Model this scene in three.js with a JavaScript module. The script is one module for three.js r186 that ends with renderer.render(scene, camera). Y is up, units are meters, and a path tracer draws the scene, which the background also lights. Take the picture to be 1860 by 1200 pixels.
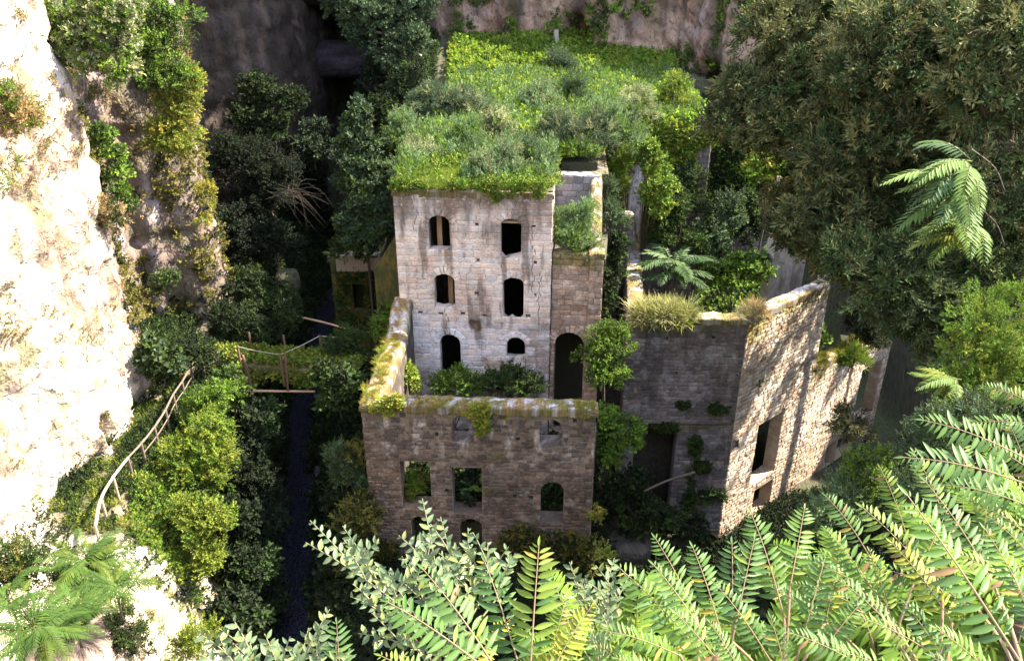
import * as THREE from 'three';
import { mergeGeometries, toCreasedNormals } from 'three/addons/utils/BufferGeometryUtils.js';

// ---------------------------------------------------------------- camera, sky, sun, exposure
const scene = new THREE.Scene();
const EYE = new THREE.Vector3(0, 36, 0), PITCH = THREE.MathUtils.degToRad(28), FOCAL = 1600;
const camera = new THREE.PerspectiveCamera(2 * Math.atan(600 / FOCAL) * 180 / Math.PI, 1860 / 1200, 0.1, 2000);
camera.position.copy(EYE);
camera.lookAt(0, 36 - Math.sin(PITCH), -Math.cos(PITCH));
scene.add(camera);
const SUN = new THREE.Vector3(0.64, 0.72, -0.15).normalize();
{ // an even, slightly hazy summer sky
  const w = 64, h = 32, d = new Float32Array(w * h * 4);
  for (let j = 0; j < h; j++) for (let i = 0; i < w; i++) { const e = ((j + 0.5) / h - 0.5) * Math.PI, k = Math.pow(Math.max(0, Math.sin(e)), 0.45), c = e < 0 ? [0.24, 0.22, 0.2] : [0.84 - 0.34 * k, 0.82 - 0.24 * k, 0.87 - 0.08 * k]; d.set([...c, 1], (j * w + i) * 4); }
  const t = new THREE.DataTexture(d, w, h, THREE.RGBAFormat, THREE.FloatType); t.mapping = THREE.EquirectangularReflectionMapping; t.magFilter = THREE.LinearFilter; t.needsUpdate = true;
  scene.background = t; scene.environment = t;
}
const sun = new THREE.DirectionalLight(0xfff1dc, 5);
sun.position.copy(SUN).multiplyScalar(120).add(new THREE.Vector3(0, 15, -40));
sun.target.position.set(0, 15, -40);
sun.castShadow = true; sun.shadow.mapSize.set(4096, 4096); sun.shadow.radius = 1;
Object.assign(sun.shadow.camera, { left: -70, right: 70, top: 70, bottom: -70, near: 1, far: 300 });
scene.add(sun, sun.target);
const renderer = new THREE.WebGLRenderer({ antialias: true });
renderer.setSize(1024, 660);
renderer.shadowMap.enabled = true;
renderer.toneMapping = THREE.LinearToneMapping;
renderer.toneMappingExposure = 6.2;

// ---------------------------------------------------------------- numbers, noise, places
const V = (x, y, z) => new THREE.Vector3(x, y, z);
function rng(seed) {
  let a = 2166136261; for (const c of String(seed)) a = Math.imul(a ^ c.charCodeAt(0), 16777619);
  return () => { a = (a + 0x6D2B79F5) | 0; let t = Math.imul(a ^ (a >>> 15), 1 | a); t = (t + Math.imul(t ^ (t >>> 7), 61 | t)) ^ t; return ((t ^ (t >>> 14)) >>> 0) / 4294967296; };
}
const PERM = new Uint8Array(512); { const r = rng('perm'), p = [...Array(256).keys()]; for (let i = 255; i > 0; i--) { const j = Math.floor(r() * (i + 1)); [p[i], p[j]] = [p[j], p[i]]; } for (let i = 0; i < 512; i++) PERM[i] = p[i & 255]; }
const fade = t => t * t * t * (t * (t * 6 - 15) + 10), lerp = (a, b, t) => a + (b - a) * t;
const clamp = (x, a = 0, b = 1) => Math.min(b, Math.max(a, x));
const smooth = (a, b, x) => { const t = clamp((x - a) / (b - a)); return t * t * (3 - 2 * t); };
const grad = (h, x, y, z) => { h &= 15; const u = h < 8 ? x : y, v = h < 4 ? y : (h === 12 || h === 14 ? x : z); return ((h & 1) ? -u : u) + ((h & 2) ? -v : v); };
function noise(x, y = 0, z = 0) {
  const X = Math.floor(x) & 255, Y = Math.floor(y) & 255, Z = Math.floor(z) & 255;
  x -= Math.floor(x); y -= Math.floor(y); z -= Math.floor(z);
  const u = fade(x), v = fade(y), w = fade(z), A = PERM[X] + Y, AA = PERM[A] + Z, AB = PERM[A + 1] + Z, B = PERM[X + 1] + Y, BA = PERM[B] + Z, BB = PERM[B + 1] + Z;
  return lerp(lerp(lerp(grad(PERM[AA], x, y, z), grad(PERM[BA], x - 1, y, z), u), lerp(grad(PERM[AB], x, y - 1, z), grad(PERM[BB], x - 1, y - 1, z), u), v),
    lerp(lerp(grad(PERM[AA + 1], x, y, z - 1), grad(PERM[BA + 1], x - 1, y, z - 1), u), lerp(grad(PERM[AB + 1], x, y - 1, z - 1), grad(PERM[BB + 1], x - 1, y - 1, z - 1), u), v), w);
}
const fbm = (x, y, z, o = 4) => { let s = 0, a = 0.5, f = 1; for (let i = 0; i < o; i++) { s += a * noise(x * f, y * f, z * f); a *= 0.5; f *= 2.03; } return s; };
const ridge = (x, y, z, o = 4) => { let s = 0, a = 0.5, f = 1; for (let i = 0; i < o; i++) { s += a * (1 - 2 * Math.abs(noise(x * f, y * f, z * f))); a *= 0.5; f *= 2.07; } return s; };
const table = (pts) => (x) => { if (x <= pts[0][0]) return pts[0][1]; for (let i = 1; i < pts.length; i++) if (x <= pts[i][0]) { const t = (x - pts[i - 1][0]) / (pts[i][0] - pts[i - 1][0]); return lerp(pts[i - 1][1], pts[i][1], t); } return pts[pts.length - 1][1]; };
const S_ = Math.sin(PITCH), C_ = Math.cos(PITCH);
// the direction in which a point of the photograph (1860 x 1200) lies, and that point at a depth or on a plane
const ray = (px, py) => { const u = (px - 930) / FOCAL, v = (600 - py) / FOCAL; return V(u, -S_ + v * C_, -C_ - v * S_); };
const atD = (px, py, d) => ray(px, py).multiplyScalar(d).add(EYE);
const atY = (px, py, y) => { const r = ray(px, py); return r.multiplyScalar((y - EYE.y) / r.y).add(EYE); };
const atZ = (px, py, z) => { const r = ray(px, py); return r.multiplyScalar(z / r.z).add(EYE); };
const mix3 = (a, b, t) => [lerp(a[0], b[0], t), lerp(a[1], b[1], t), lerp(a[2], b[2], t)];

// ---------------------------------------------------------------- names and records
const taken = new Map();
function numbered(name) { const n = taken.get(name) || 0; taken.set(name, n + 1); return n ? `${name}_${String(n).padStart(3, '0')}` : name; }
function tag(o, label, category, group, kind) { o.userData.label = label; o.userData.category = category; if (group) o.userData.group = group; if (kind) o.userData.kind = kind; return o; }
function thing(name, label, category, pos, group, kind) { const o = new THREE.Group(); o.name = numbered(name); o.position.copy(pos); scene.add(o); return tag(o, label, category, group, kind); }
function part(name, geo, mat, parent, kind) { const m = new THREE.Mesh(geo, mat); m.name = name; m.castShadow = m.receiveShadow = true; parent.add(m); if (kind) m.userData.kind = kind; return m; }
function topMesh(name, geo, mat, label, category, kind, pos) { const m = new THREE.Mesh(geo, mat); m.name = numbered(name); m.castShadow = m.receiveShadow = true; if (pos) m.position.copy(pos); scene.add(m); return tag(m, label, category, null, kind); }

// ---------------------------------------------------------------- textures and materials
function dataTex(w, h, fn, srgb = false, repeat = true) {
  const d = new Uint8Array(w * h * 4);
  for (let j = 0; j < h; j++) for (let i = 0; i < w; i++) { const c = fn(i / w, j / h, i, j), k = (j * w + i) * 4; for (let q = 0; q < 3; q++) { let x = clamp(c[q]); if (srgb) x = x <= 0.0031308 ? x * 12.92 : 1.055 * Math.pow(x, 1 / 2.4) - 0.055; d[k + q] = x * 255; } d[k + 3] = 255; }
  const t = new THREE.DataTexture(d, w, h, THREE.RGBAFormat); t.magFilter = THREE.LinearFilter; t.minFilter = THREE.LinearMipmapLinearFilter; t.generateMipmaps = true;
  if (repeat) t.wrapS = t.wrapT = THREE.RepeatWrapping; if (srgb) t.colorSpace = THREE.SRGBColorSpace; t.needsUpdate = true; return t;
}
// noise that repeats over the unit square
const tile = (u, v, f, seed, o = 4) => { const a = u * Math.PI * 2, b = v * Math.PI * 2, r = f / (2 * Math.PI); return (fbm(Math.cos(a) * r + seed, Math.sin(a) * r, Math.cos(b) * r, o) + fbm(Math.sin(b) * r + seed, Math.cos(a) * r + 7, Math.sin(a) * r, o)) * 0.8; };
const rockColor = dataTex(512, 512, (u, v) => { const n = tile(u, v, 9, 3, 5), p = tile(u, v, 40, 9, 3), k = tile(u, v, 18, 21, 3); const b = 0.86 + n * 0.5 + p * 0.35 - smooth(0.22, 0.34, k) * 0.4; return [b * 0.98, b * 0.95, b * 0.92]; }, true);
const rockBump = dataTex(512, 512, (u, v) => { const b = 0.5 + tile(u, v, 12, 5, 5) * 0.7 + tile(u, v, 60, 8, 2) * 0.25 - smooth(0.18, 0.32, tile(u, v, 16, 33, 3)) * 0.35; return [b, b, b]; });
const stoneBump = dataTex(256, 256, (u, v) => { const b = 0.5 + tile(u, v, 14, 15, 4) * 0.7 - smooth(0.2, 0.35, tile(u, v, 30, 41, 2)) * 0.4; return [b, b, b]; });
const soilColor = dataTex(256, 256, (u, v) => { const b = 0.8 + tile(u, v, 20, 2, 4) * 0.9; return [b, b, b]; }, true);
const barkBump = dataTex(128, 128, (u, v) => { const b = 0.5 + tile(u, v * 0.3, 22, 4, 3); return [b, b, b]; });
const rockMat = new THREE.MeshStandardMaterial({ color: 0xffffff, vertexColors: true, map: rockColor, bumpMap: rockBump, bumpScale: 0.12, roughness: 0.95 });
const soilMat = new THREE.MeshStandardMaterial({ color: 0xffffff, vertexColors: true, map: soilColor, bumpMap: rockBump, bumpScale: 0.06, roughness: 1 });
const capMat = new THREE.MeshStandardMaterial({ color: 0xffffff, vertexColors: true, map: soilColor, bumpMap: stoneBump, bumpScale: 0.05, roughness: 1 });
const barkMat = new THREE.MeshStandardMaterial({ color: new THREE.Color().setRGB(0.07, 0.052, 0.038), bumpMap: barkBump, bumpScale: 0.02, roughness: 0.95 });
const paleBarkMat = new THREE.MeshStandardMaterial({ color: new THREE.Color().setRGB(0.30, 0.25, 0.19), bumpMap: barkBump, bumpScale: 0.02, roughness: 0.95 });
const timberMat = new THREE.MeshStandardMaterial({ color: new THREE.Color().setRGB(0.32, 0.20, 0.12), bumpMap: barkBump, bumpScale: 0.01, roughness: 0.9 });
const rustMat = new THREE.MeshStandardMaterial({ color: new THREE.Color().setRGB(0.11, 0.06, 0.04), roughness: 0.85 });
const wireMat = new THREE.MeshStandardMaterial({ color: new THREE.Color().setRGB(0.35, 0.33, 0.28), roughness: 0.6, metalness: 0.3 });
const leaf = (t = 0.35, rough = 0.85) => new THREE.MeshPhysicalMaterial({ color: 0xffffff, vertexColors: true, roughness: rough, transmission: t, thickness: 0, side: THREE.DoubleSide, specularIntensity: 0.25 });
const leafMat = leaf(), denseLeafMat = leaf(0.22, 0.9);

// ---------------------------------------------------------------- geometry helpers
function geo(pos, idx, col, uv) {
  const g = new THREE.BufferGeometry(); g.setAttribute('position', new THREE.Float32BufferAttribute(pos, 3));
  if (col) g.setAttribute('color', new THREE.Float32BufferAttribute(col, 3)); if (uv) g.setAttribute('uv', new THREE.Float32BufferAttribute(uv, 2));
  if (idx) g.setIndex(idx); g.computeVertexNormals(); return g;
}
function tube(pts, r0, r1, seg = 6, n = 0, wob = 0, seed = 1) {   // tapered tube through points
  const c = pts.length > 2 ? new THREE.CatmullRomCurve3(pts) : new THREE.LineCurve3(pts[0], pts[1]);
  n = n || Math.max(2, (pts.length - 1) * 4); const fr = c.computeFrenetFrames(n, false), pos = [], idx = [], uv = [], L = c.getLength();
  for (let i = 0; i <= n; i++) { const t = i / n, p = c.getPointAt(t), r = lerp(r0, r1, t);
    for (let k = 0; k <= seg; k++) { const a = k / seg * Math.PI * 2, rr = r * (1 + wob * noise(t * L * 3 + seed, Math.cos(a) * 1.2, Math.sin(a) * 1.2)); const q = p.clone().addScaledVector(fr.normals[i], Math.cos(a) * rr).addScaledVector(fr.binormals[i], Math.sin(a) * rr); pos.push(q.x, q.y, q.z); uv.push(k / seg * r0 * 8, t * L); } }
  for (let i = 0; i < n; i++) for (let k = 0; k < seg; k++) { const a = i * (seg + 1) + k, b = a + seg + 1; idx.push(a, b, a + 1, b, b + 1, a + 1); }
  for (const [row, flip] of [[0, 1], [n, 0]]) { const p = c.getPointAt(row / n), ci = pos.length / 3; pos.push(p.x, p.y, p.z); uv.push(0, 0); for (let k = 0; k < seg; k++) { const a = row * (seg + 1) + k; flip ? idx.push(ci, a, a + 1) : idx.push(ci, a + 1, a); } }
  return geo(pos, idx, null, uv);
}
// a leaf laid along +z from the origin, folded along its midrib, drooping at the tip
function leafShape(L, W, fold, droop, rows, pos, idx, col, c, m) {
  const b = pos.length / 3, v = new THREE.Vector3(), prof = rows === 1 ? [0, 1, 0] : null, R = rows === 1 ? 2 : rows;
  for (let i = 0; i <= R; i++) { const t = i / R, w = prof ? prof[i] : Math.pow(Math.sin(Math.PI * Math.pow(t * 0.97 + 0.015, 0.75)), 0.9);
    for (const s of (prof && (i === 0 || i === R)) ? [0] : [-1, 0, 1]) { v.set(s * w * W / 2, Math.abs(s) * w * W * fold - droop * t * t * L, t * L).applyMatrix4(m); pos.push(v.x, v.y, v.z); const k = s === 0 ? 1.06 : 0.97; col.push(c[0] * k, c[1] * k, c[2] * k); } }
  if (prof) idx.push(b, b + 1, b + 2, b, b + 2, b + 3, b + 1, b + 4, b + 2, b + 2, b + 4, b + 3);
  else for (let i = 0; i < R; i++) for (const k of [0, 1]) { const a = b + i * 3 + k; idx.push(a, a + 3, a + 1, a + 1, a + 3, a + 4); }
}
// a small leafy twig along +y: the unit that is scattered to make crowns, shrubs and ground cover
function spray(seed, { n = 12, L = 0.16, W = 0.09, len = 0.45, fold = 0.25, spread = 1.0, vary = 0.25, dead = 0 }) {
  const r = rng(seed), pos = [], idx = [], col = [], m = new THREE.Matrix4(), q = new THREE.Quaternion(), e = new THREE.Euler();
  for (let i = 0; i < n; i++) { const t = (i + 0.5) / n, a = i * 2.4 + r() * 0.8, tilt = lerp(1.25, 0.35, t) * spread + (r() - 0.5) * 0.7, s = (0.65 + r() * 0.6);
    e.set(-Math.PI / 2 + tilt, 0, 0); q.setFromAxisAngle(V(0, 1, 0), a).multiply(new THREE.Quaternion().setFromEuler(e)).multiply(new THREE.Quaternion().setFromAxisAngle(V(0, 0, 1), (r() - 0.5) * 1.4));
    m.compose(V((r() - 0.5) * 0.1, (t - 0.1) * len, (r() - 0.5) * 0.1), q, V(s, s, s)); const k = 1 + (r() - 0.5) * 2 * vary, d = r() < dead ? 1 : 0;
    leafShape(L, W, fold, 0.12, 1, pos, idx, col, d ? [k * 1.9, k * 1.0, k * 0.7] : [k, k, k * (0.9 + r() * 0.2)], m); }
  return geo(pos, idx, col);
}
const SP = {
  broad: ['a', 'b', 'c'].map(s => spray('br' + s, { n: 13, L: 0.19, W: 0.11, len: 0.42 })),
  small: ['a', 'b', 'c'].map(s => spray('sm' + s, { n: 18, L: 0.12, W: 0.07, len: 0.42 })),
  narrow: ['a', 'b', 'c'].map(s => spray('nr' + s, { n: 20, L: 0.2, W: 0.055, len: 0.5, spread: 0.9, vary: 0.45, dead: 0.015 })),
  mug: ['a', 'b', 'c'].map(s => spray('mg' + s, { n: 22, L: 0.13, W: 0.05, len: 0.62, spread: 0.75 })),
  big: ['a', 'b'].map(s => spray('bg' + s, { n: 9, L: 0.34, W: 0.22, len: 0.5, fold: 0.15, spread: 1.2 })),
  ivy: ['a', 'b', 'c'].map(s => spray('iv' + s, { n: 11, L: 0.14, W: 0.12, len: 0.25, spread: 1.3, fold: 0.12 })),
  grass: ['a', 'b', 'c'].map(s => { const r = rng('gr' + s), pos = [], idx = [], col = [], m = new THREE.Matrix4(); for (let i = 0; i < 22; i++) { const a = r() * 6.28, q = new THREE.Quaternion().setFromAxisAngle(V(0, 1, 0), a).multiply(new THREE.Quaternion().setFromEuler(new THREE.Euler(-Math.PI / 2 + 0.15 + r() * 0.55, 0, 0))); const k = 0.75 + r() * 0.5, sc = 0.5 + r() * 0.7; m.compose(V((r() - 0.5) * 0.22, 0, (r() - 0.5) * 0.22), q, V(1, sc, sc)); leafShape(0.6, 0.026, 0.3, 0.35, 2, pos, idx, col, [k, k, k], m); } return geo(pos, idx, col); }),
};
const Y = V(0, 1, 0), tmpM = new THREE.Matrix4(), tmpQ = new THREE.Quaternion(), tmpS = new THREE.Vector3(), tmpC = new THREE.Color();
// scatter copies of a kind of spray: list of {p, dir, s, c}; one InstancedMesh per variant would split a crown, so variants are merged in pairs
const bigSprays = {};
function sprayGeo(kind) { if (!bigSprays[kind]) { const gs = SP[kind].map((g, i) => g.clone().rotateX((i - 1) * 0.5).rotateY(i * 2.1).translate((i - 1) * 0.16, (i % 2) * 0.05, (i % 2 ? 0.15 : -0.1))); bigSprays[kind] = mergeGeometries(gs); } return bigSprays[kind]; }
function instances(name, kind, items, parent, r, mat = leafMat) {
  const im = new THREE.InstancedMesh(typeof kind === 'string' ? sprayGeo(kind) : kind, mat, items.length); im.name = name; im.castShadow = im.receiveShadow = true; im.userData.kind = 'stuff';
  items.forEach((it, i) => { tmpQ.setFromUnitVectors(Y, it.dir.normalize()).multiply(new THREE.Quaternion().setFromAxisAngle(Y, r() * 6.283)); tmpS.setScalar(it.s); if (it.sy) tmpS.y *= it.sy; tmpM.compose(it.p, tmpQ, tmpS); im.setMatrixAt(i, tmpM); im.setColorAt(i, tmpC.setRGB(it.c[0], it.c[1], it.c[2])); });
  im.instanceMatrix.needsUpdate = true; parent.add(im); return im;
}
const vary = (c, r, k = 0.3, yellow = 0.25) => { const b = 1 + (r() - 0.5) * 2 * k, y = (r() - 0.4) * yellow; return [c[0] * b * (1 + y), c[1] * b * (1 + y * 0.35), c[2] * b * (1 - y * 0.4)]; };
const dirRand = (r) => { const z = r() * 2 - 1, a = r() * 6.283, s = Math.sqrt(1 - z * z); return V(s * Math.cos(a), z, s * Math.sin(a)); };

// ---------------------------------------------------------------- the land: ravine floor, banks and slopes in one sheet
const streamX = table([[-200, -13], [-75, -13.2], [-60, -14.6], [-48, -13.9], [-35.5, -11.4], [-29, -10.3], [-20, -9.2], [0, -8], [60, -8]]);
const pathX = table([[-70, -19.5], [-60, -19.5], [-50, -18], [-46, -17], [-42, -16], [-39, -15.4], [-35, -16.3], [-32, -16.8], [-28, -16.3], [-25, -15], [-20, -14.5], [0, -13.5]]);
const nearY = table([[-30, 0.6], [-26, 2.5], [-20, 7], [-16, 11], [-10, 20.5], [-5, 28.8], [-2.5, 31.6], [0, 33.6], [1.5, 34.3], [30, 35]]);
const streamY = (z) => 4 + Math.max(0, -z - 55) * 0.12;
function landY(x, z) {
  const sx = streamX(z), sy = streamY(z), px = pathX(z), n = fbm(x * 0.22, z * 0.22, 3.3, 4), f = noise(x * 1.1, z * 1.1, 8) * 0.16;
  let y;
  if (Math.abs(x - sx) < 1.0) y = sy - 0.35 + f;
  else if (x < sx) { const t = (sx - 1 - x) / (sx - 1 - px); y = t < 1 ? lerp(sy - 0.3, 13, Math.pow(smooth(0, 1, Math.pow(t, 0.75)), 0.9)) + n * 1.3 * Math.sin(Math.PI * clamp(t)) : 13 + Math.max(0, px - 1.6 - x) * 0.3; 
    if (z < -50) y = Math.max(y, lerp(y, sy + (sx - 1 - x) * 1.15, smooth(-50, -56, z)));
    y += smooth(-21, -26, x) * 34; }
  else { const t = (x - sx - 1) / (-6.6 - sx - 1); y = t < 1 ? lerp(sy - 0.3, 7, smooth(0, 1, t)) + n * 0.8 : 7 - smooth(-3, 6, x) * 3 * smooth(-36, -30, z) ;
    y -= smooth(3.8, 7, x) * 5.6;
    y -= smooth(4.2, 6, x) * smooth(13, 9, x) * smooth(-29, -33, z) * 2.2; const xb = z > -40 ? 1.8 - z * 0.425 : lerp(18.8, 26.5, smooth(-40, -44, z)); y = Math.max(y, lerp(y, 4 + 22 * (1 - Math.exp(-(x - xb) * 1.35 / 22)) + n * 2, smooth(xb, xb + 1.5, x)));
    const back = 22.3 + Math.max(0, -62 - z) * 0.22 + n * 0.8, w = smooth(-60.5, -63, z) * smooth(sx + 3.5, sx + 6.5, x); y = lerp(y, Math.max(y, back), w); }
  const nv = nearY(z) + n * 0.6 * smooth(3, -8, z); y = Math.max(y, lerp(0.6, nv, smooth(-13, -8, x)));
  const far = smooth(40, 90, Math.hypot(x, z + 35)); return lerp(y, Math.max(y, 42), far) + f;
}
{
  const line = (a, b, st, out) => { const L = []; for (let v = a; v <= b; v += st) L.push(v); let s = st; const lo = [], hi = []; let l = a, h = b; while (h < b + out) { s *= 1.5; l -= s; h += s; lo.unshift(l); hi.push(h); } return [...lo, ...L, ...hi]; };
  const xs = line(-28, 40, 0.5, 700), zs = line(-86, 6, 0.5, 700), pos = [], idx = [], col = [], uv = [], W = xs.length;
  for (const z of zs) for (const x of xs) { const y = landY(x, z); pos.push(x, y, z); uv.push(x / 3, (z + y * 0.7) / 3);
    const n = fbm(x * 0.35, y * 0.35, z * 0.35, 3), rock = smooth(-30.5, -28, z + n * 4) * smooth(-9, -12, x) * smooth(4.5, 7, y);
    let c = mix3([0.055, 0.05, 0.03], [0.05, 0.065, 0.02], smooth(-0.2, 0.2, n)); c = mix3(c, mix3([0.50, 0.44, 0.36], [0.33, 0.27, 0.20], smooth(-0.1, 0.25, fbm(x, y, z, 3))), rock);
    if (Math.abs(x - pathX(z) + 0.9) < 1.4 && y > 11.6 && y < 15.5 && z < -26) c = mix3([0.10, 0.085, 0.045], [0.2, 0.16, 0.11], smooth(-0.05, 0.25, n)); col.push(...c); }
  for (let j = 0; j < zs.length - 1; j++) for (let i = 0; i < W - 1; i++) { const a = j * W + i; idx.push(a, a + W, a + 1, a + 1, a + W, a + W + 1); }
  topMesh('ground', geo(pos, idx, col, uv), soilMat, 'earthy ravine floor with banks rising on both sides of the stream', 'ground', 'structure');
}
// the stream: a rippled ribbon in its channel
{
  const pos = [], idx = [], uv = []; let k = 0;
  for (let z = -84; z <= -14; z += 0.3) { const x = streamX(z), w = 0.86 + 0.3 * noise(z * 0.4, 3), step = Math.floor((-z - 50) / 6); for (let i = 0; i <= 8; i++) { const t = i / 8 * 2 - 1, X = x + t * w; pos.push(X, streamY(z) + 0.03 + 0.05 * fbm(X * 2.6, z * 1.3, 1, 3) + (i % 8 ? 0 : -0.1), z); uv.push(X / 2, z / 2); } if (k++) for (let i = 0; i < 8; i++) { const a = (k - 2) * 9 + i; idx.push(a, a + 9, a + 1, a + 1, a + 9, a + 10); } }
  const bump = dataTex(256, 256, (u, v) => { const b = 0.5 + tile(u, v, 22, 51, 4); return [b, b, b]; });
  topMesh('stream', geo(pos, idx, null, uv), new THREE.MeshPhysicalMaterial({ color: new THREE.Color().setRGB(0.026, 0.028, 0.044), roughness: 0.22, bumpMap: bump, bumpScale: 0.35, ior: 1.33 }), 'narrow dark stream running along the shaded ravine bottom', 'stream', 'structure');
}
// cliffs: a displaced sheet of rock that rises along a line on plan and turns back over its top
function cliff(name, label, { line, y0, y1, amp, seed, lean = 0, color, step = 0.3, dents = [], back = 8 }) {
  const c = new THREE.CatmullRomCurve3(line.map(([x, z]) => V(x, 0, z)), false, 'catmullrom', 0.1), L = c.getLength(), nu = Math.ceil(L / step), nv = Math.ceil((y1 - y0) / step), nb = 6, pos = [], idx = [], col = [], uv = [];
  const pts = c.getSpacedPoints(nu);
  for (let i = 0; i <= nu; i++) { const p = pts[i], q = pts[Math.min(nu, i + 3)].clone().sub(pts[Math.max(0, i - 3)]).normalize(), n = V(-q.z, 0, q.x);
    for (let j = 0; j <= nv + nb; j++) { const up = Math.min(j, nv) / nv, y = lerp(y0, y1, up), over = Math.max(0, j - nv) / nb * back, P = p.clone().addScaledVector(n, -over - lean * (y - y0));
      const s = i * step, big = ridge(P.x * 0.11 + seed, y * 0.045, P.z * 0.11, 3), flute = ridge(P.x * 0.45, y * 0.07 + seed, P.z * 0.45, 4), fine = fbm(P.x * 1.1, y * 0.8, P.z * 1.1 + seed, 4), led = Math.abs(noise(y * 0.33 + seed, s * 0.05, 2));
      let d = amp * (big * 0.9 + flute * 0.55 + fine * 0.6 - smooth(0.12, 0, led) * 0.28);
      for (const [dx, dy, dz, r, dep] of dents) { const e = Math.hypot(P.x - dx, (y - dy) * 0.6, P.z - dz); d -= dep * smooth(r, r * 0.5, e); }
      P.addScaledVector(n, d * (over ? 1 - over / back : 1)); pos.push(P.x, y + (over ? fine : 0), P.z); uv.push(s / 5, y / 5); col.push(...color(P.x, y, P.z, { big, flute, fine, over })); } }
  const H = nv + nb + 1; for (let i = 0; i < nu; i++) for (let j = 0; j < H - 1; j++) { const a = i * H + j; idx.push(a, a + H, a + 1, a + 1, a + H, a + H + 1); }
  const m = topMesh(name, geo(pos, idx, col, uv), rockMat, label, 'cliff', 'structure'); m.userData.kind = 'structure'; return m;
}
const tuff = (dark) => (x, y, z, { flute, fine }) => {  // dark scales the rock tone; low values paint shade into gorge rocks
  const a = fbm(x * 0.3, y * 0.16, z * 0.3 + 9, 4), b = fbm(x * 0.9 + 4, y * 0.25, z * 0.9, 4), v = fbm(x * 1.3, y * 0.12, z * 1.3 + 40, 3);
  const pit = fbm(x * 2.2, y * 1.4, z * 2.2 + 15, 4), crk = 1 - Math.abs(noise(x * 0.8 + 2 * b, y * 0.3, z * 0.8)) * 9; let c = mix3([0.50, 0.43, 0.355], [0.36, 0.26, 0.19], smooth(-0.05, 0.25, a)); c = mix3(c, [0.40, 0.37, 0.38], smooth(0.05, 0.28, b));
  c = mix3(c, [0.14, 0.115, 0.10], 0.75 * smooth(0.1, 0.32, v)); c = mix3(c, [0.13, 0.13, 0.05], 0.8 * smooth(0.08, 0.3, fbm(x * 0.5 + 60, y * 0.4, z * 0.5, 4))); c = mix3(c, [0.2, 0.16, 0.12], smooth(-0.1, -0.5, flute + fine) * 0.5); c = mix3(c, [0.17, 0.11, 0.06], smooth(0.1, 0.28, pit) * 0.75); c = mix3(c, [0.06, 0.045, 0.035], clamp(crk) * 0.7 * smooth(-0.1, 0.15, a));
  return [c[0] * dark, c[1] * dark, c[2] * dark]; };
const cliffLeft = cliff('cliff_left', 'tall pale sunlit tuff cliff with tufts of plants, rising beside the railed path', { line: [[-15.5, 16], [-17.2, 0], [-18.6, -14], [-19.6, -22], [-19, -28], [-18.3, -33], [-18.1, -36.0], [-19.2, -38.2], [-20.6, -41.5], [-20.2, -43.8], [-17.3, -45.4], [-17.2, -47], [-20, -51], [-25, -54.5]], y0: 9.5, y1: 46, amp: 0.85, seed: 11, lean: 0.03, color: (x, y, z, q) => { const c = tuff(1)(x, y, z, q), w = smooth(-36.4, -38.2, z + fbm(x * 0.6, y * 0.3, 5, 3) * 3), n = fbm(x * 0.8, y * 0.22, z * 0.8 + 70, 4), g = fbm(x * 0.5 + 3, y * 0.5, z * 0.5, 4); let d = mix3([0.155, 0.115, 0.10], [0.30, 0.265, 0.28], smooth(0.0, 0.22, n)); d = mix3(d, [0.11, 0.095, 0.06], smooth(-0.02, 0.2, g) * 0.85); return mix3(c, d, w); }, step: 0.24, dents: [[-18.4, 15, -37.2, 1.0, 1.3], [-18.6, 13.9, -32.2, 0.55, 0.9]] });  // past the ridge, stains and moss plus shade painted into the rock tone
const cliffDark = cliff('cliff_shaded', 'dark bare rock cliff in deep shade at the head of the ravine', { line: [[-32, -50], [-27, -56], [-22.5, -60.5], [-19.8, -62.5], [-18, -66], [-17, -69], [-17, -90]], y0: 3, y1: 46, amp: 1.0, seed: 31, lean: 0.02, color: (x, y, z, q) => { const c = tuff(0.075)(x, y, z, q), w = 1 + 1.3 * smooth(0.1, 0.3, fbm(x * 0.9, y * 0.1, z * 0.9 + 33, 3)); c.forEach((v, i) => { c[i] = v * w; }); return [c[0] * 1.1, c[1] * 0.95, c[2] * 0.9]; }, step: 0.35 });  // tone cut far down: deep gorge shade painted into the rock
const cliffBack = cliff('cliff_behind', 'pinkish rock cliff draped with creepers behind the overgrown terrace', { line: [[-8.5, -92], [-8.2, -74], [-6, -70], [0, -69.5], [7, -67], [12, -66], [15, -61], [20, -61.5], [30, -58], [46, -50]], y0: 14, y1: 30.5, amp: 0.8, seed: 57, lean: 0.06, color: (x, y, z, q) => { const c = tuff(0.5)(x, y, z, q), w = smooth(0.02, 0.2, fbm(x * 0.5, y * 0.15, z * 0.5 + 90, 4)) * 0.6; c.forEach((v, i) => { c[i] = v * (1 - w); }); return [c[0] * 1.12, c[1] * 0.95, c[2] * 0.9]; }, step: 0.3, dents: [[4.6, 24, -68, 1.6, 2.2], [13.8, 21, -63, 2, 2.5]] });
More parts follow.
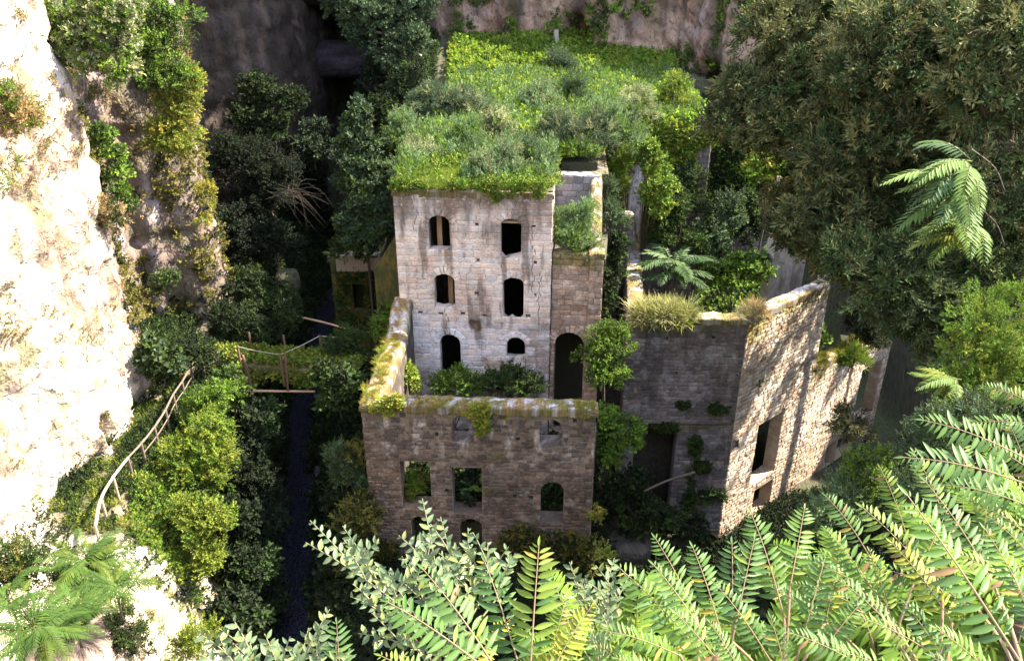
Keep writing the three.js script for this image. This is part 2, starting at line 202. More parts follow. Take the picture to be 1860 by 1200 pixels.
// the dark mouth the stream comes from: rock roof, rear wall and a ledge of layered rock
function rock(name, label, cat, pos, r, seed, color, det = 4, kind, group) {
  const g0 = new THREE.IcosahedronGeometry(1, det), p = g0.attributes.position, out = [], col = [], uv = [], v = new THREE.Vector3();
  for (let i = 0; i < p.count; i++) { v.fromBufferAttribute(p, i); const k = 1 + 0.28 * ridge(v.x * 0.9 + seed, v.y * 0.9, v.z * 0.9, 3) + 0.1 * fbm(v.x * 4, v.y * 4 + seed, v.z * 4, 3); const b = V(Math.sign(v.x) * Math.pow(Math.abs(v.x), 0.7), Math.sign(v.y) * Math.pow(Math.abs(v.y), 0.7), Math.sign(v.z) * Math.pow(Math.abs(v.z), 0.7)).multiplyScalar(k); out.push(b.x * r[0], b.y * r[1], b.z * r[2]); { let a = Math.atan2(b.z, b.x); const q = i % 3; if (!q) rock.a = a; else if (a - rock.a > Math.PI) a -= 2 * Math.PI; else if (rock.a - a > Math.PI) a += 2 * Math.PI; uv.push(a * Math.max(r[0], r[2]) / 3, (b.y * r[1] + Math.hypot(b.x, b.z) * 0.3) / 3); } const c = color(b.x * r[0] + pos.x, b.y * r[1] + pos.y, b.z * r[2] + pos.z, { flute: 0, fine: 0 }); col.push(...c); }
  const g = geo(out, null, col, uv); const cg = toCreasedNormals(g, 0.9); cg.setAttribute('color', g.attributes.color);
  const m = topMesh(name, cg, rockMat, label, cat, kind, pos); if (group) m.userData.group = group; return m;
}
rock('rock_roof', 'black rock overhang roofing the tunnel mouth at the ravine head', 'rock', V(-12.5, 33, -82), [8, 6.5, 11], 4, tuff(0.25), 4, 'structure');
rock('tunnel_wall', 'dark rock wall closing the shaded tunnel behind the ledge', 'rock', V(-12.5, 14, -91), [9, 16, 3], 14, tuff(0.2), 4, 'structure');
rock('rock_ledge', 'purplish layered rock ledge in the dark tunnel mouth', 'rock ledge', atZ(600, 106, -79), [3.6, 1.25, 2], 24, (x, y, z) => { const k = 0.7 + 0.9 * noise(x * 0.6, y * 3.5, z * 0.6) + 0.5 * noise(x * 3, y * 5, z * 3); return [0.065 * k, 0.052 * k, 0.07 * k]; }, 5);  // ledge tone lowered to carry the shade of the tunnel mouth
// ---------------------------------------------------------------- masonry: a core with real openings, faced with single stones
const STONES_MOST = 296;
// w: p0, p1 = ends of the outer face on plan (outer side to the right hand of p0 -> p1 seen from above is the inside)
function wallFrame(p0, p1, y0) {
  const u = V(p1[0] - p0[0], 0, p1[1] - p0[1]), L = u.length(); u.normalize(); const n = V(-u.z, 0, u.x), o = V(p0[0], y0, p0[1]);
  return { L, u, n, o, y0, turn: Math.atan2(-u.z, u.x), px(x, y) { const r = ray(x, y), t = o.clone().sub(EYE).dot(n) / r.dot(n), P = EYE.clone().addScaledVector(r, t).sub(o); return [P.dot(u), P.y]; },
    box(x0, ya, x1, yb) { const l = this.px(x0, (ya + yb) / 2)[0], r = this.px(x1, (ya + yb) / 2)[0], t = this.px((x0 + x1) / 2, ya)[1], b = this.px((x0 + x1) / 2, yb)[1]; return { s0: l, s1: r, h0: b, h1: t }; },
    at(s, h, z = 0) { return o.clone().addScaledVector(u, s).addScaledVector(n, z).add(V(0, h, 0)); } };
}
function halfSpan(op, h) {   // [s0, s1] of an opening at height h, or null
  if (h < op.h0 || h > op.h1) return null; const w = (op.s1 - op.s0) / 2, c = (op.s0 + op.s1) / 2, rise = op.arch || 0, sp = op.h1 - rise;
  if (!rise || h <= sp) return [op.s0, op.s1]; const k = Math.sqrt(Math.max(0, 1 - Math.pow((h - sp) / rise, 2))); return [c - w * k, c + w * k];
}
function wall(parent, o) {
  const F = o.frame, r = rng(o.seed), L = F.L, top = typeof o.top === 'function' ? o.top : () => o.top, T = o.thick || 0.6, ops = o.openings || [];
  let maxH = 0; for (let s = 0; s <= L; s += 0.2) maxH = Math.max(maxH, top(s));
  // albedo of the whole face: stains, plaster and moss that belong to the wall
  const tex = dataTex(o.res || 384, o.res || 384, (u, v) => o.face(u * L, v * maxH, L, maxH, top(u * L)), true, false); const bump = stoneBump.clone(); bump.repeat.set(L / 1.1, maxH / 1.1); bump.needsUpdate = true;
  const mat = new THREE.MeshStandardMaterial({ color: 0xffffff, vertexColors: true, map: tex, bumpMap: bump, bumpScale: 0.035, roughness: 0.95 });
  const sh = new THREE.Shape(); sh.moveTo(0, 0); sh.lineTo(L, 0); for (let s = L; s > 0.01; s -= 0.25) sh.lineTo(s, top(s) - 0.06 + (o.ragged || 0.08) * noise(s * 2.3, o.seed.length, 5)); sh.lineTo(0, top(0) - 0.06);
  for (const op of ops) { const p = new THREE.Path(), w = (op.s1 - op.s0) / 2, c = (op.s0 + op.s1) / 2, rise = op.arch || 0, sp = op.h1 - rise, j = op.rag || 0; const pt = []; 
    pt.push([op.s0, Math.max(op.h0, 0.02)]); const nb = j ? 5 : 1; for (let k = 1; k < nb; k++) pt.push([lerp(op.s0, op.s1, k / nb), op.h0 - j * r()]); pt.push([op.s1, Math.max(op.h0, 0.02)]); if (rise) for (let k = 0; k <= 14; k++) { const a = k / 14 * Math.PI; pt.push([c + w * Math.cos(a), sp + rise * Math.sin(a)]); } else pt.push([op.s1, op.h1], [op.s0, op.h1]);
    p.setFromPoints(pt.map(([a, b]) => new THREE.Vector2(a + (r() - 0.5) * 0.03, b))); sh.holes.push(p); }
  const g = new THREE.ExtrudeGeometry(sh, { depth: T, bevelEnabled: false, curveSegments: 8 }); g.translate(0, 0, -T);
  const P = g.attributes.position, N = g.attributes.normal, uv = g.attributes.uv, col = new Float32Array(P.count * 3);
  for (let i = 0; i < P.count; i++) { const x = P.getX(i), y = P.getY(i), z = P.getZ(i), side = Math.abs(N.getZ(i)) < 0.5; uv.setXY(i, (x + (side ? z * 0.6 : 0)) / L, (y + (side && Math.abs(N.getY(i)) > 0.5 ? z * 0.6 : 0)) / maxH); const k = side ? 0.95 : (o.mortar || 0.72); col[i * 3] = k; col[i * 3 + 1] = k; col[i * 3 + 2] = k; }
  g.setAttribute('color', new THREE.Float32BufferAttribute(col, 3));
  const core = part(o.name || 'wall', g, mat, parent); core.position.copy(F.at(0, 0)).sub(parent.position); core.rotation.y = F.turn;
  if (o.blocks === false) return core;
  // the stones of the face
  const stones = [], add = (quad, tone, proud, depth = 0.1) => {   // quad: four [s,h] corners, anticlockwise from lower left
    const j = 0.014, q = quad.map(([a, b]) => [a + (r() - 0.5) * 2 * j, b + (r() - 0.5) * 2 * j]), cx = q.reduce((a, b) => a + b[0], 0) / 4, cy = q.reduce((a, b) => a + b[1], 0) / 4, pos = [], cl = [], uvs = [], idx = [];
    const ring = (f, z) => q.forEach(([a, b]) => { const dx = a - cx, dy = b - cy, X = a - Math.sign(dx) * Math.min(Math.abs(dx) * 0.4, f), Yy = b - Math.sign(dy) * Math.min(Math.abs(dy) * 0.4, f); pos.push(X, Yy, z + (f > 0.01 ? (r() - 0.5) * 0.018 : 0)); uvs.push(X / L, Yy / maxH); cl.push(...tone); });
    ring(0, -depth); ring(0, proud - 0.018); ring(0.025, proud); pos.push(cx, cy, proud + (r() - 0.3) * 0.02); uvs.push(cx / L, cy / maxH); cl.push(...tone);
    for (let k = 0; k < 4; k++) { const m = (k + 1) % 4; for (const b of [0, 4]) idx.push(b + k, b + m, b + 4 + k, b + m, b + 4 + m, b + 4 + k); idx.push(8 + k, 8 + m, 12); }
    const bg = toCreasedNormals(geo(pos, idx, cl, uvs), 0.5); stones.push({ bg, area: Math.abs((q[2][0] - q[0][0]) * (q[2][1] - q[0][1])), key: r() }); };
  const toneOf = () => { const k = 0.92 + (r() - 0.5) * (o.tone ?? 0.6), red = (r() - 0.5) * 0.16; return [k * (1 + red), k, k * (1 - red * 0.8)]; };
  const rowH = o.rowH || 0.31, len = o.len || 0.6, gap = o.gap || 0.022;
  for (let h = 0.03; h < maxH; ) { const rh = rowH * (0.8 + r() * 0.4), hm = h + rh / 2; let spans = [[0, L]];
    for (const op of ops) { const grow = op.voussoir ? 0.36 : 0.02, ex = { ...op, s0: op.s0 - (hm > op.h1 - (op.arch || 0) ? grow : 0.02), s1: op.s1 + (hm > op.h1 - (op.arch || 0) ? grow : 0.02), h1: op.h1 + grow, h0: op.h0 - 0.02, arch: op.arch ? op.arch + grow : 0 }; let c = halfSpan(ex, hm) || (h < op.h1 && h + rh > op.h1 - 0.05 ? halfSpan(ex, h + 0.02) : null) || (h < op.h0 && h + rh * 0.75 > op.h0 ? halfSpan(ex, Math.min(ex.h1 - 0.01, op.h0 + 0.05)) : null); if (!c) continue;
      spans = spans.flatMap(([a, b]) => c[1] <= a || c[0] >= b ? [[a, b]] : [[a, c[0]], [c[1], b]]).filter(([a, b]) => b - a > 0.07); }
    for (const [a, b] of spans) { let s = a - (a === 0 ? r() * 0 : 0), first = r() * 0.5 + 0.5; while (s < b - 0.05) { let l = len * (0.62 + r() * 0.75) * first; first = 1; if (b - s - l < len * 0.35) l = b - s; 
      const hTop = h + rh - gap; if (hTop < Math.min(top(s), top(Math.min(L, s + l))) - 0.02) { const lost = o.missing ? o.missing(s + l / 2, hm) : 0.03; if (r() > lost) { const k = 0.02 + r() * (o.proud || 0.03); add([[s + gap / 2, h], [s + l - gap / 2, h], [s + l - gap / 2, hTop], [s + gap / 2, hTop]], toneOf(), k); } } s += l; } }
    h += rh; }
  for (const op of ops) if (op.voussoir) { const w = (op.s1 - op.s0) / 2, c = (op.s0 + op.s1) / 2, rise = op.arch, sp = op.h1 - rise, n = Math.max(7, Math.round((w + rise) * 1.9 / 0.24)); for (let k = 0; k < n; k++) { const a0 = Math.PI * (1 - k / n) - 0.02, a1 = Math.PI * (1 - (k + 1) / n) + 0.02, d = 0.34 * (0.85 + r() * 0.25), pt = (a, e) => [c + (w + e) * Math.cos(a), sp + (rise + e) * Math.sin(a)]; const t = toneOf().map(x => x * 1.12); add([pt(a0, 0.0), pt(a1, 0.0), pt(a1, d), pt(a0, d)], t, 0.04 + r() * 0.03, 0.12); } }
  core.userData.stones = undefined; parent.__stones = parent.__stones || []; for (const s of stones) parent.__stones.push({ ...s, core, mat, w: s.area * (o.weight || 1) });
  return core;
}
function layStones(parent, name = 'stone_block') {   // the largest become single parts, the rest one part of each wall
  const all = (parent.__stones || []).sort((a, b) => b.w - a.w), rest = new Map();
  all.forEach((s, i) => { if (i < STONES_MOST) part(name, s.bg, s.mat, s.core); else { if (!rest.has(s.core)) rest.set(s.core, []); rest.get(s.core).push(s); } });
  for (const [core, list] of rest) part('masonry', mergeGeometries(list.map(s => s.bg)), list[0].mat, core, 'stuff'); delete parent.__stones;
}
// the rough mossy top of a broken wall
function wallTop(parent, F, top, T, seed, colors, over = 0.1, hump = 0.16) {
  const n = Math.ceil((F.L + over * 2) / 0.12), m = 12, pos = [], idx = [], col = [], uv = [];
  for (let i = 0; i <= n; i++) { const s = -over + (F.L + 2 * over) * i / n, h = (typeof top === 'function' ? top(clamp(s, 0, F.L)) : top), e = smooth(0, 0.35, Math.min(s + over, F.L + over - s)) * 0.6 + 0.4;
    for (let k = 0; k <= m; k++) { const t = k / m, a = Math.PI * (1 - t), z = (-T / 2) - Math.cos(a) * (T / 2 + over) * -1 * -1, zz = -T / 2 + (T / 2 + over * (0.7 + 0.8 * noise(s * 1.5 + seed, t * 2))) * Math.cos(Math.PI - a) * -1, y = h - 0.12 + Math.pow(Math.sin(a), 0.45) * (hump + 0.14) * e + 0.09 * fbm(s * 2.2, zz * 2.2, seed, 4) - (k === 0 || k === m ? 0.12 + 0.14 * fbm(s * 2.7, seed, 2, 3) + 0.1 * noise(s * 9, seed) : 0) + 0.03 * noise(s * 7, zz * 7, seed);
      pos.push(s, y, zz); uv.push(s / 1.5, zz / 1.5); const q = fbm(s * 0.7 + seed, zz * 0.9, 4, 4), q2 = fbm(s * 2.6, zz * 2.6 + seed, 9, 3); let c = mix3(colors[0], colors[1], smooth(-0.08, 0.12, q)); c = mix3(c, colors[2], smooth(0.03, 0.22, q2)); if (k < 3 || k > m - 3) c = mix3(c, [0.10, 0.085, 0.03], 0.6); const gr = 0.85 + 0.5 * noise(s * 8, zz * 8, seed); c = c.map(v => v * gr); col.push(...c); } }
  for (let i = 0; i < n; i++) for (let k = 0; k < m; k++) { const a = i * (m + 1) + k; idx.push(a, a + 1, a + m + 1, a + 1, a + m + 2, a + m + 1); }
  const g = geo(pos, idx, col, uv), me = part('wall_top', g, capMat, parent); me.position.copy(F.at(0, 0)).sub(parent.position); me.rotation.y = F.turn; return me;
}
const MOSS = [0.13, 0.115, 0.025], OCHRE = [0.22, 0.14, 0.05], LILAC = [0.42, 0.39, 0.41], SOIL = [0.16, 0.12, 0.07], LICHEN = [0.5, 0.46, 0.36];
const hole = (F, x, y, w = 0.17, h = 0.19) => { const [s, hh] = F.px(x, y); return { s0: s - w / 2, s1: s + w / 2, h0: hh - h / 2, h1: hh + h / 2 }; };
// soil and rock fills inside the ruins
function fill(name, label, corners, y, seed, kind = 'structure') {
  const sh = new THREE.Shape(corners.map(([x, z]) => new THREE.Vector2(x, -z))), g = new THREE.ExtrudeGeometry(sh, { depth: 2.5, bevelEnabled: false }); g.rotateX(-Math.PI / 2); g.translate(0, y - 2.5, 0); const c = new Float32Array(g.attributes.position.count * 3); for (let i = 0; i < c.length; i += 3) { c[i] = 0.05; c[i + 1] = 0.055; c[i + 2] = 0.025; } g.setAttribute('color', new THREE.Float32BufferAttribute(c, 3));
  return topMesh(name, g, soilMat, label, 'ground', kind);
}
const capPlain = new THREE.MeshStandardMaterial({ color: new THREE.Color().setRGB(0.06, 0.055, 0.035), bumpMap: stoneBump, bumpScale: 0.03, roughness: 1 });
// ---------------- the tall mill
const towerR = [1.9, -38.95], towerL = [-5.6, -39.48], back = (p, d) => [p[0] + d * 0.07, p[1] - d];
const FT = wallFrame(towerL, towerR, 6), mill = thing('mill_building', 'tall pale stone mill with rows of dark arched windows and bushes on its roof', 'mill', V(-1.8, 6, -39.3));
const cracks = [[2.35, 15, 16.5, 1], [2.3, 8.6, 12.4, 2], [2.3, 11.6, 12.8, 3], [6.6, 11.2, 15.4, 4], [6.95, 9.4, 12.6, 5], [5.7, 14.8, 16.5, 6], [5.75, 10.8, 12.2, 7], [4.1, 15.4, 16.5, 8], [1.0, 14.2, 16.5, 9], [6.3, 4.6, 8.2, 10]];
const faceTower = (s, h, L, H) => {
  const n = fbm(s * 0.5, h * 0.5, 2, 4), p = fbm(s * 1.6, h * 1.6, 12, 4), st = fbm(s * 1.4, h * 0.25, 22, 4), fine = fbm(s * 6, h * 6, 31, 3), y = h + 6;
  let c = mix3([0.63, 0.555, 0.505], [0.49, 0.41, 0.36], smooth(-0.15, 0.2, n)); c = mix3(c, [0.56, 0.49, 0.46], smooth(0.02, 0.25, p) * 0.8);
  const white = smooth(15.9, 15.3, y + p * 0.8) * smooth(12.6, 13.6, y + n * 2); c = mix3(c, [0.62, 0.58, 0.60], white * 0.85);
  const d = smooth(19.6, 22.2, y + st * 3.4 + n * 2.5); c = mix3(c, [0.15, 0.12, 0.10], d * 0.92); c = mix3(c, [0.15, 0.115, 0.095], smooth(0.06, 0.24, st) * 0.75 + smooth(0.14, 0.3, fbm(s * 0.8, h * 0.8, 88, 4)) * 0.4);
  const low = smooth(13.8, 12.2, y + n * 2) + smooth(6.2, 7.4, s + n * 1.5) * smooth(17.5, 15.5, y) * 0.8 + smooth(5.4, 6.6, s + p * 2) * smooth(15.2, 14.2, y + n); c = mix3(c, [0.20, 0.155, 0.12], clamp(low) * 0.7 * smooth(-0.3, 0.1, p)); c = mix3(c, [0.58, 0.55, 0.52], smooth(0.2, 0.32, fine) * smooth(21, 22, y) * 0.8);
  c = mix3(c, [0.12, 0.1, 0.085], smooth(0.22, 0.36, fine) * 0.5); for (const [cs, ca, cb, k] of cracks) { const dx = Math.abs(s - cs - 0.16 * noise(h * 2.2, k) - 0.1 * Math.round(noise(h * 1.6, k + 5) * 3)); if (h > ca && h < cb) c = mix3(c, [0.07, 0.055, 0.045], 0.85 * smooth(0.03, 0.008, dx) * smooth(ca, ca + 0.3, h) * smooth(cb, cb - 0.3, h)); } return c.map(x => x * (0.95 + fine * 0.45)); };
const win = (F, a, k) => { const b = F.box(...a); return { ...b, ...k, arch: k.arch ? k.arch * (b.s1 - b.s0) / 2 : 0 }; };
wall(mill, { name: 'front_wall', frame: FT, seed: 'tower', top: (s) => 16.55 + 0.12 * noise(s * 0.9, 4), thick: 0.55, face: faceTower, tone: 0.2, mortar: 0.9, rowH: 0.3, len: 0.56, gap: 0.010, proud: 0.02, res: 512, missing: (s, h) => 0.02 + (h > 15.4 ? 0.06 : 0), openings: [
  win(FT, [779, 391, 817, 454], { arch: 0.75, voussoir: 1 }), win(FT, [910, 397, 947, 464], { arch: 0.55, voussoir: 1, rag: 0.3 }), win(FT, [789, 497, 826, 558], { arch: 0.75, voussoir: 1, rag: 0.1 }), win(FT, [914, 504, 951, 577], { arch: 0.6, voussoir: 1, rag: 0.3 }),
  win(FT, [800, 607, 837, 690], { arch: 1, voussoir: 1 }), win(FT, [920, 612, 954, 650], { arch: 1, voussoir: 1, rag: 0.1 }),
  ...[[866, 408], [868, 473], [866, 533], [970, 412], [973, 477], [974, 536]].map(([x, y]) => hole(FT, x, y)), ...[[763, 568], [801, 570], [841, 570], [881, 574], [959, 574]].map(([x, y]) => hole(FT, x, y, 0.24, 0.2)) ] });
for (const [a, b, sd] of [[back(towerL, 23), towerL, 'tl'], [towerR, back(towerR, 5), 'tr'], [back(towerR, 23), back(towerL, 23), 'tb']]) { const f = wallFrame(a, b, 6); f.at(0, 0); wall(mill, { name: 'side_wall', frame: f, seed: sd, top: 16.4, thick: 0.7, face: faceTower, blocks: false, res: 128 }); }
layStones(mill);
{ const sh = new THREE.Shape([towerL, towerR, back(towerR, 22.9), back(towerL, 22.9)].map(([x, z]) => new THREE.Vector2(x - mill.position.x, -(z - 0.1 - mill.position.z)))); const g = new THREE.ExtrudeGeometry(sh, { depth: 0.45, bevelEnabled: false }); g.rotateX(-Math.PI / 2); g.translate(0, 16.1, 0); const n = g.attributes.position.count; g.setAttribute('color', new THREE.Float32BufferAttribute(new Float32Array(n * 3).map((_, i) => [0.07, 0.075, 0.03][i % 3]), 3)); part('roof', g, soilMat, mill); }
for (const [x, y0, y1, dz] of [[793, 396, 452, -0.9], [812, 500, 556, -1.2]]) { const [s, h0] = FT.px(x, y1), h1 = FT.px(x, y0)[1]; const g = new THREE.BoxGeometry(0.24, h1 - h0 + 2.2, 0.2); const m = part('timber_post', g, timberMat, mill); m.position.copy(FT.at(s + 0.05, (h0 + h1) / 2 - 0.3, dz)).sub(mill.position); m.rotation.y = FT.turn; }
{ const [s, h] = FT.px(928, 407), m = part('timber_beam', new THREE.BoxGeometry(1.3, 0.12, 0.14), paleBarkMat, mill); m.position.copy(FT.at(s, h, -0.35)).sub(mill.position); m.rotation.y = FT.turn; }
wallTop(mill, FT, 16.4, 0.75, 3, [MOSS, SOIL, LICHEN], 0.06, 0.1);
// ---------------- annex on its right: lower wall with a big arch, pilaster, and the room behind
const exR = [4.28, -38.85], FA = wallFrame([1.95, -39.15], exR, 6), annex = thing('annex_ruin', 'brownish lower annex wall with a wide stone arch, joined to the tall mill', 'ruin', V(3.1, 6, -39));
const faceAnnex = (s, h, L, H) => { const n = fbm(s * 0.6, h * 0.9, 42, 4), p = fbm(s * 2, h * 2, 52, 4), f = fbm(s * 6, h * 6, 61, 3); let c = mix3([0.36, 0.27, 0.21], [0.24, 0.17, 0.13], smooth(-0.1, 0.2, n)); c = mix3(c, [0.47, 0.38, 0.32], smooth(0.1, 0.3, p) * 0.7); c = mix3(c, [0.12, 0.09, 0.07], smooth(0.1, 0.35, fbm(s, h * 0.3, 71, 3)) * 0.5); c = mix3(c, [0.14, 0.12, 0.03], smooth(H - 1.2, H, h + n * 2) * 0.8); return c.map(x => x * (0.95 + f * 0.4)); };
wall(annex, { name: 'front_wall', frame: FA, seed: 'annex', top: (s) => 13.4 + 0.25 * noise(s * 2, 9), thick: 0.7, face: faceAnnex, rowH: 0.27, len: 0.5, res: 256, missing: () => 0.05, openings: [win(FA, [1006, 603, 1059, 760], { arch: 1, voussoir: 1 })].map(o => ({ ...o, h0: 3 })) });
{ const f = wallFrame([exR[0] - 0.55, exR[1] + 0.24], [exR[0] + 0.1, exR[1] + 0.26], 6); wall(annex, { name: 'pilaster', frame: f, seed: 'pil', top: 13.6, thick: 0.75, face: faceAnnex, rowH: 0.3, len: 0.5, res: 128 }); wallTop(annex, f, 13.6, 0.75, 15, [OCHRE, MOSS, LICHEN], 0.05, 0.08); }
{ const f = wallFrame(exR, back(exR, 5.2), 6); wall(annex, { name: 'side_wall', frame: f, seed: 'ans', top: (s) => 13.3 + Math.min(2.6, s * 0.5), thick: 0.55, face: faceAnnex, blocks: false, res: 128 }); wallTop(annex, f, (s) => 13.3 + Math.min(2.6, s * 0.5), 0.55, 18, [SOIL, MOSS, LICHEN], 0.05, 0.1); }
{ const f = wallFrame([2.0, -43.6], [4.5, -43.5], 6); wall(annex, { name: 'rear_wall', frame: f, seed: 'anr', top: 15.9, thick: 0.6, face: (s, h) => { const n = fbm(s * 0.9, h * 0.9, 82, 4), q = fbm(s * 5, h * 5, 88, 3); const b = 0.2 + n * 0.12 + q * 0.08; return [b, b * 0.93, b * 0.95]; }, rowH: 0.36, len: 0.7, res: 128 }); }
{ const v = part('vault', new THREE.BoxGeometry(2.6, 0.35, 3.6), capPlain, annex); v.position.copy(FA.at(1.25, 12.75, -2.5)).sub(annex.position); v.rotation.y = FA.turn; const b = part('rear_partition', new THREE.BoxGeometry(2.6, 12.6, 0.4), capPlain, annex); b.position.copy(FA.at(1.25, 6.3, -4.1)).sub(annex.position); }  // vault and dark partition added so the arch interior stays black
layStones(annex); wallTop(annex, FA, 13.35, 0.7, 7, [SOIL, MOSS, SOIL], 0.05, 0.08);
// ---------------- the low roofless block in front
const b0 = [-6.45, -31.68], b1 = [3.57, -31.28], FB = wallFrame(b0, b1, 5), block = thing('roofless_block', 'dark brown roofless stone block with square and arched windows, standing before the tall mill', 'ruin', V(-1.4, 5, -31.5));
const faceBlock = (s, h, L, H) => {
  const n = fbm(s * 0.45, h * 0.5, 102, 4), p = fbm(s * 1.5, h * 1.5, 112, 4), st = fbm(s * 1.5, h * 0.22, 122, 4), f = fbm(s * 6, h * 6, 131, 3);
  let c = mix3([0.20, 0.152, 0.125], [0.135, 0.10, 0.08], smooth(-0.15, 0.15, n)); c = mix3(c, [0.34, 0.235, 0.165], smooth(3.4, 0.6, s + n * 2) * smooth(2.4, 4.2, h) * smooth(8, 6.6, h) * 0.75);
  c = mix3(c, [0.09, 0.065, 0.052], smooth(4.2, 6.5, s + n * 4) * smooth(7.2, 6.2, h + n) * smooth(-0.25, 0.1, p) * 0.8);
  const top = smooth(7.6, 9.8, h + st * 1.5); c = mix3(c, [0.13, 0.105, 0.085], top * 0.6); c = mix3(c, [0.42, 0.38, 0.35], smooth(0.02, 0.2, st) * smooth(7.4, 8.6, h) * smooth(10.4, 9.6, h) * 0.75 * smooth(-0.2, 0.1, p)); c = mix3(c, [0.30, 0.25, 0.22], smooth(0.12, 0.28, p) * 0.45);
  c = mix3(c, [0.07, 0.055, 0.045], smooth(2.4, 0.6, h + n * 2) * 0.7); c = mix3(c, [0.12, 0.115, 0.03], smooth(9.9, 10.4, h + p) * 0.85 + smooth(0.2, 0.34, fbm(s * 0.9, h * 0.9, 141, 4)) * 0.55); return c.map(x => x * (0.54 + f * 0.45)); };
const topB = (s) => 10.5 + 0.08 * noise(s, 2) - 0.05 * s / 10;
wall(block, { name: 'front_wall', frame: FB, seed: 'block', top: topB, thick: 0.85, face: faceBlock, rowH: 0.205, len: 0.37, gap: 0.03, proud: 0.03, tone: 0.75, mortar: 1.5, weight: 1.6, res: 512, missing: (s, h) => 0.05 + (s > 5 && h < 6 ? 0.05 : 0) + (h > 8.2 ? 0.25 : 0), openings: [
  win(FB, [822, 754, 860, 803], { arch: 0.85 }), win(FB, [980, 762, 1021, 810], { arch: 0.9 }), win(FB, [729, 838, 782, 922], { arch: 0 }), win(FB, [822, 849, 876, 932], { arch: 0 }), win(FB, [982, 875, 1024, 950], { arch: 0.95, voussoir: 1 }), win(FB, [749, 938, 779, 1010], { arch: 0.9 }), win(FB, [836, 942, 876, 1020], { arch: 0.9 }),
  ...[[674, 783], [793, 789], [940, 797], [692, 845], [693, 898], [811, 891], [935, 901], [965, 903], [1048, 908], [1045, 764]].map(([x, y]) => hole(FB, x, y)) ] });
wallTop(block, FB, topB, 0.85, 5, [OCHRE, MOSS, LILAC], 0.1, 0.12);
{ const f = wallFrame(back(b0, 8.2), b0, 5); wall(block, { name: 'side_wall', frame: f, seed: 'bl', top: (s) => 10.5 + smooth(3, 0, s) * 1.2, thick: 0.9, face: faceBlock, rowH: 0.28, len: 0.5, weight: 0.2, res: 128 }); wallTop(block, f, (s) => 10.5 + smooth(3, 0, s) * 1.2, 0.9, 25, [OCHRE, LICHEN, LILAC], 0.1, 0.18); }
{ const f = wallFrame(b1, back(b1, 3.2), 5); wall(block, { name: 'side_wall', frame: f, seed: 'brr', top: (s) => 10.4 - s * 1.3, thick: 0.8, face: faceBlock, rowH: 0.28, len: 0.5, weight: 0.2, res: 128 }); wallTop(block, f, (s) => 10.4 - s * 1.3, 0.8, 26, [OCHRE, MOSS, LILAC], 0.1, 0.14); }
layStones(block);
fill('courtyard_floor', 'dark earth filling the inside of the roofless block', [[-5.6, -32.5], [2.8, -32.1], [3.2, -38.9], [-5.2, -39.4]], 8.6, 2);
// ---------------- the ruined hall on the right: front wall, slanting sunlit wall, side wall, buttress, rear wall
const h0 = [5.85, -39.42], h1 = [11.9, -39.3], h2 = [17.5, -43.9], FH = wallFrame(h0, h1, 9.4), FL = wallFrame([8.9, -39.36], h1, 2), FS = wallFrame(h1, h2, 1.5), hall = thing('hall_ruin', 'large roofless ruin with shaded grey front and slanting sunlit wall streaked by shadows', 'ruin', V(9, 2, -40));
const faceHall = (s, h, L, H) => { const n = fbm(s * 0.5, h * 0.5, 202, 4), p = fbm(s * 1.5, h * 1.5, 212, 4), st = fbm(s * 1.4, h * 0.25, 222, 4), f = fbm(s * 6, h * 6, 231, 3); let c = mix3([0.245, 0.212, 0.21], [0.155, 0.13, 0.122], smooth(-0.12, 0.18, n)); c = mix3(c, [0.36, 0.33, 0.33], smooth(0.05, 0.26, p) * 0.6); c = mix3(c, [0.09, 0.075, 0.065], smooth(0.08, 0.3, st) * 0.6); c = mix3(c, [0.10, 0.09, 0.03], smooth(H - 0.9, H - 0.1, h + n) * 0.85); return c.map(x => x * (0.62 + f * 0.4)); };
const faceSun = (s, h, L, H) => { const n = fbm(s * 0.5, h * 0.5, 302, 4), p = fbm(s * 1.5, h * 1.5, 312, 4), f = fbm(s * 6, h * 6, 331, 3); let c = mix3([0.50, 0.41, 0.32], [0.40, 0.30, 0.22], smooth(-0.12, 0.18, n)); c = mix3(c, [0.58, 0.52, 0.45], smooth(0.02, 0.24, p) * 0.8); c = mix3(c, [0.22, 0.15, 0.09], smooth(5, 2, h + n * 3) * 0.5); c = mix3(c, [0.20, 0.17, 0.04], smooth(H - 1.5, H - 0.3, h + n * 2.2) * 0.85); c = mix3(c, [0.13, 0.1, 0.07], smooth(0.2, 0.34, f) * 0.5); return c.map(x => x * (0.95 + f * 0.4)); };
const topH = (s) => 6.25 + 0.1 * noise(s * 1.3, 6), topS = (s) => 14.15 + 0.08 * noise(s * 1.5, 6) - 0.02 * s;
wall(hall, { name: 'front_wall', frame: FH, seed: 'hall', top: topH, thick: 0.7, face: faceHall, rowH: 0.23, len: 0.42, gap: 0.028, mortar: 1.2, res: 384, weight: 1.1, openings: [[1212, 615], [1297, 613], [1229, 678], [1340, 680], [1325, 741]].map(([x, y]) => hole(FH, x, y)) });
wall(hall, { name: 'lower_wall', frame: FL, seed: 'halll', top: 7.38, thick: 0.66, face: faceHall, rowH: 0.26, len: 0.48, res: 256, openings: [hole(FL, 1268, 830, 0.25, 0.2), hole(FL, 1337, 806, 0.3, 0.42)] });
{ const f = wallFrame([5.83, -39.14], [6.78, -39.12], 9.5); wall(hall, { name: 'pilaster', frame: f, seed: 'hpil', top: 6.0, thick: 0.3, face: faceHall, rowH: 0.26, len: 0.5, res: 128 }); wallTop(hall, f, 6.0, 0.3, 29, [MOSS, OCHRE, MOSS], 0.04, 0.08); }
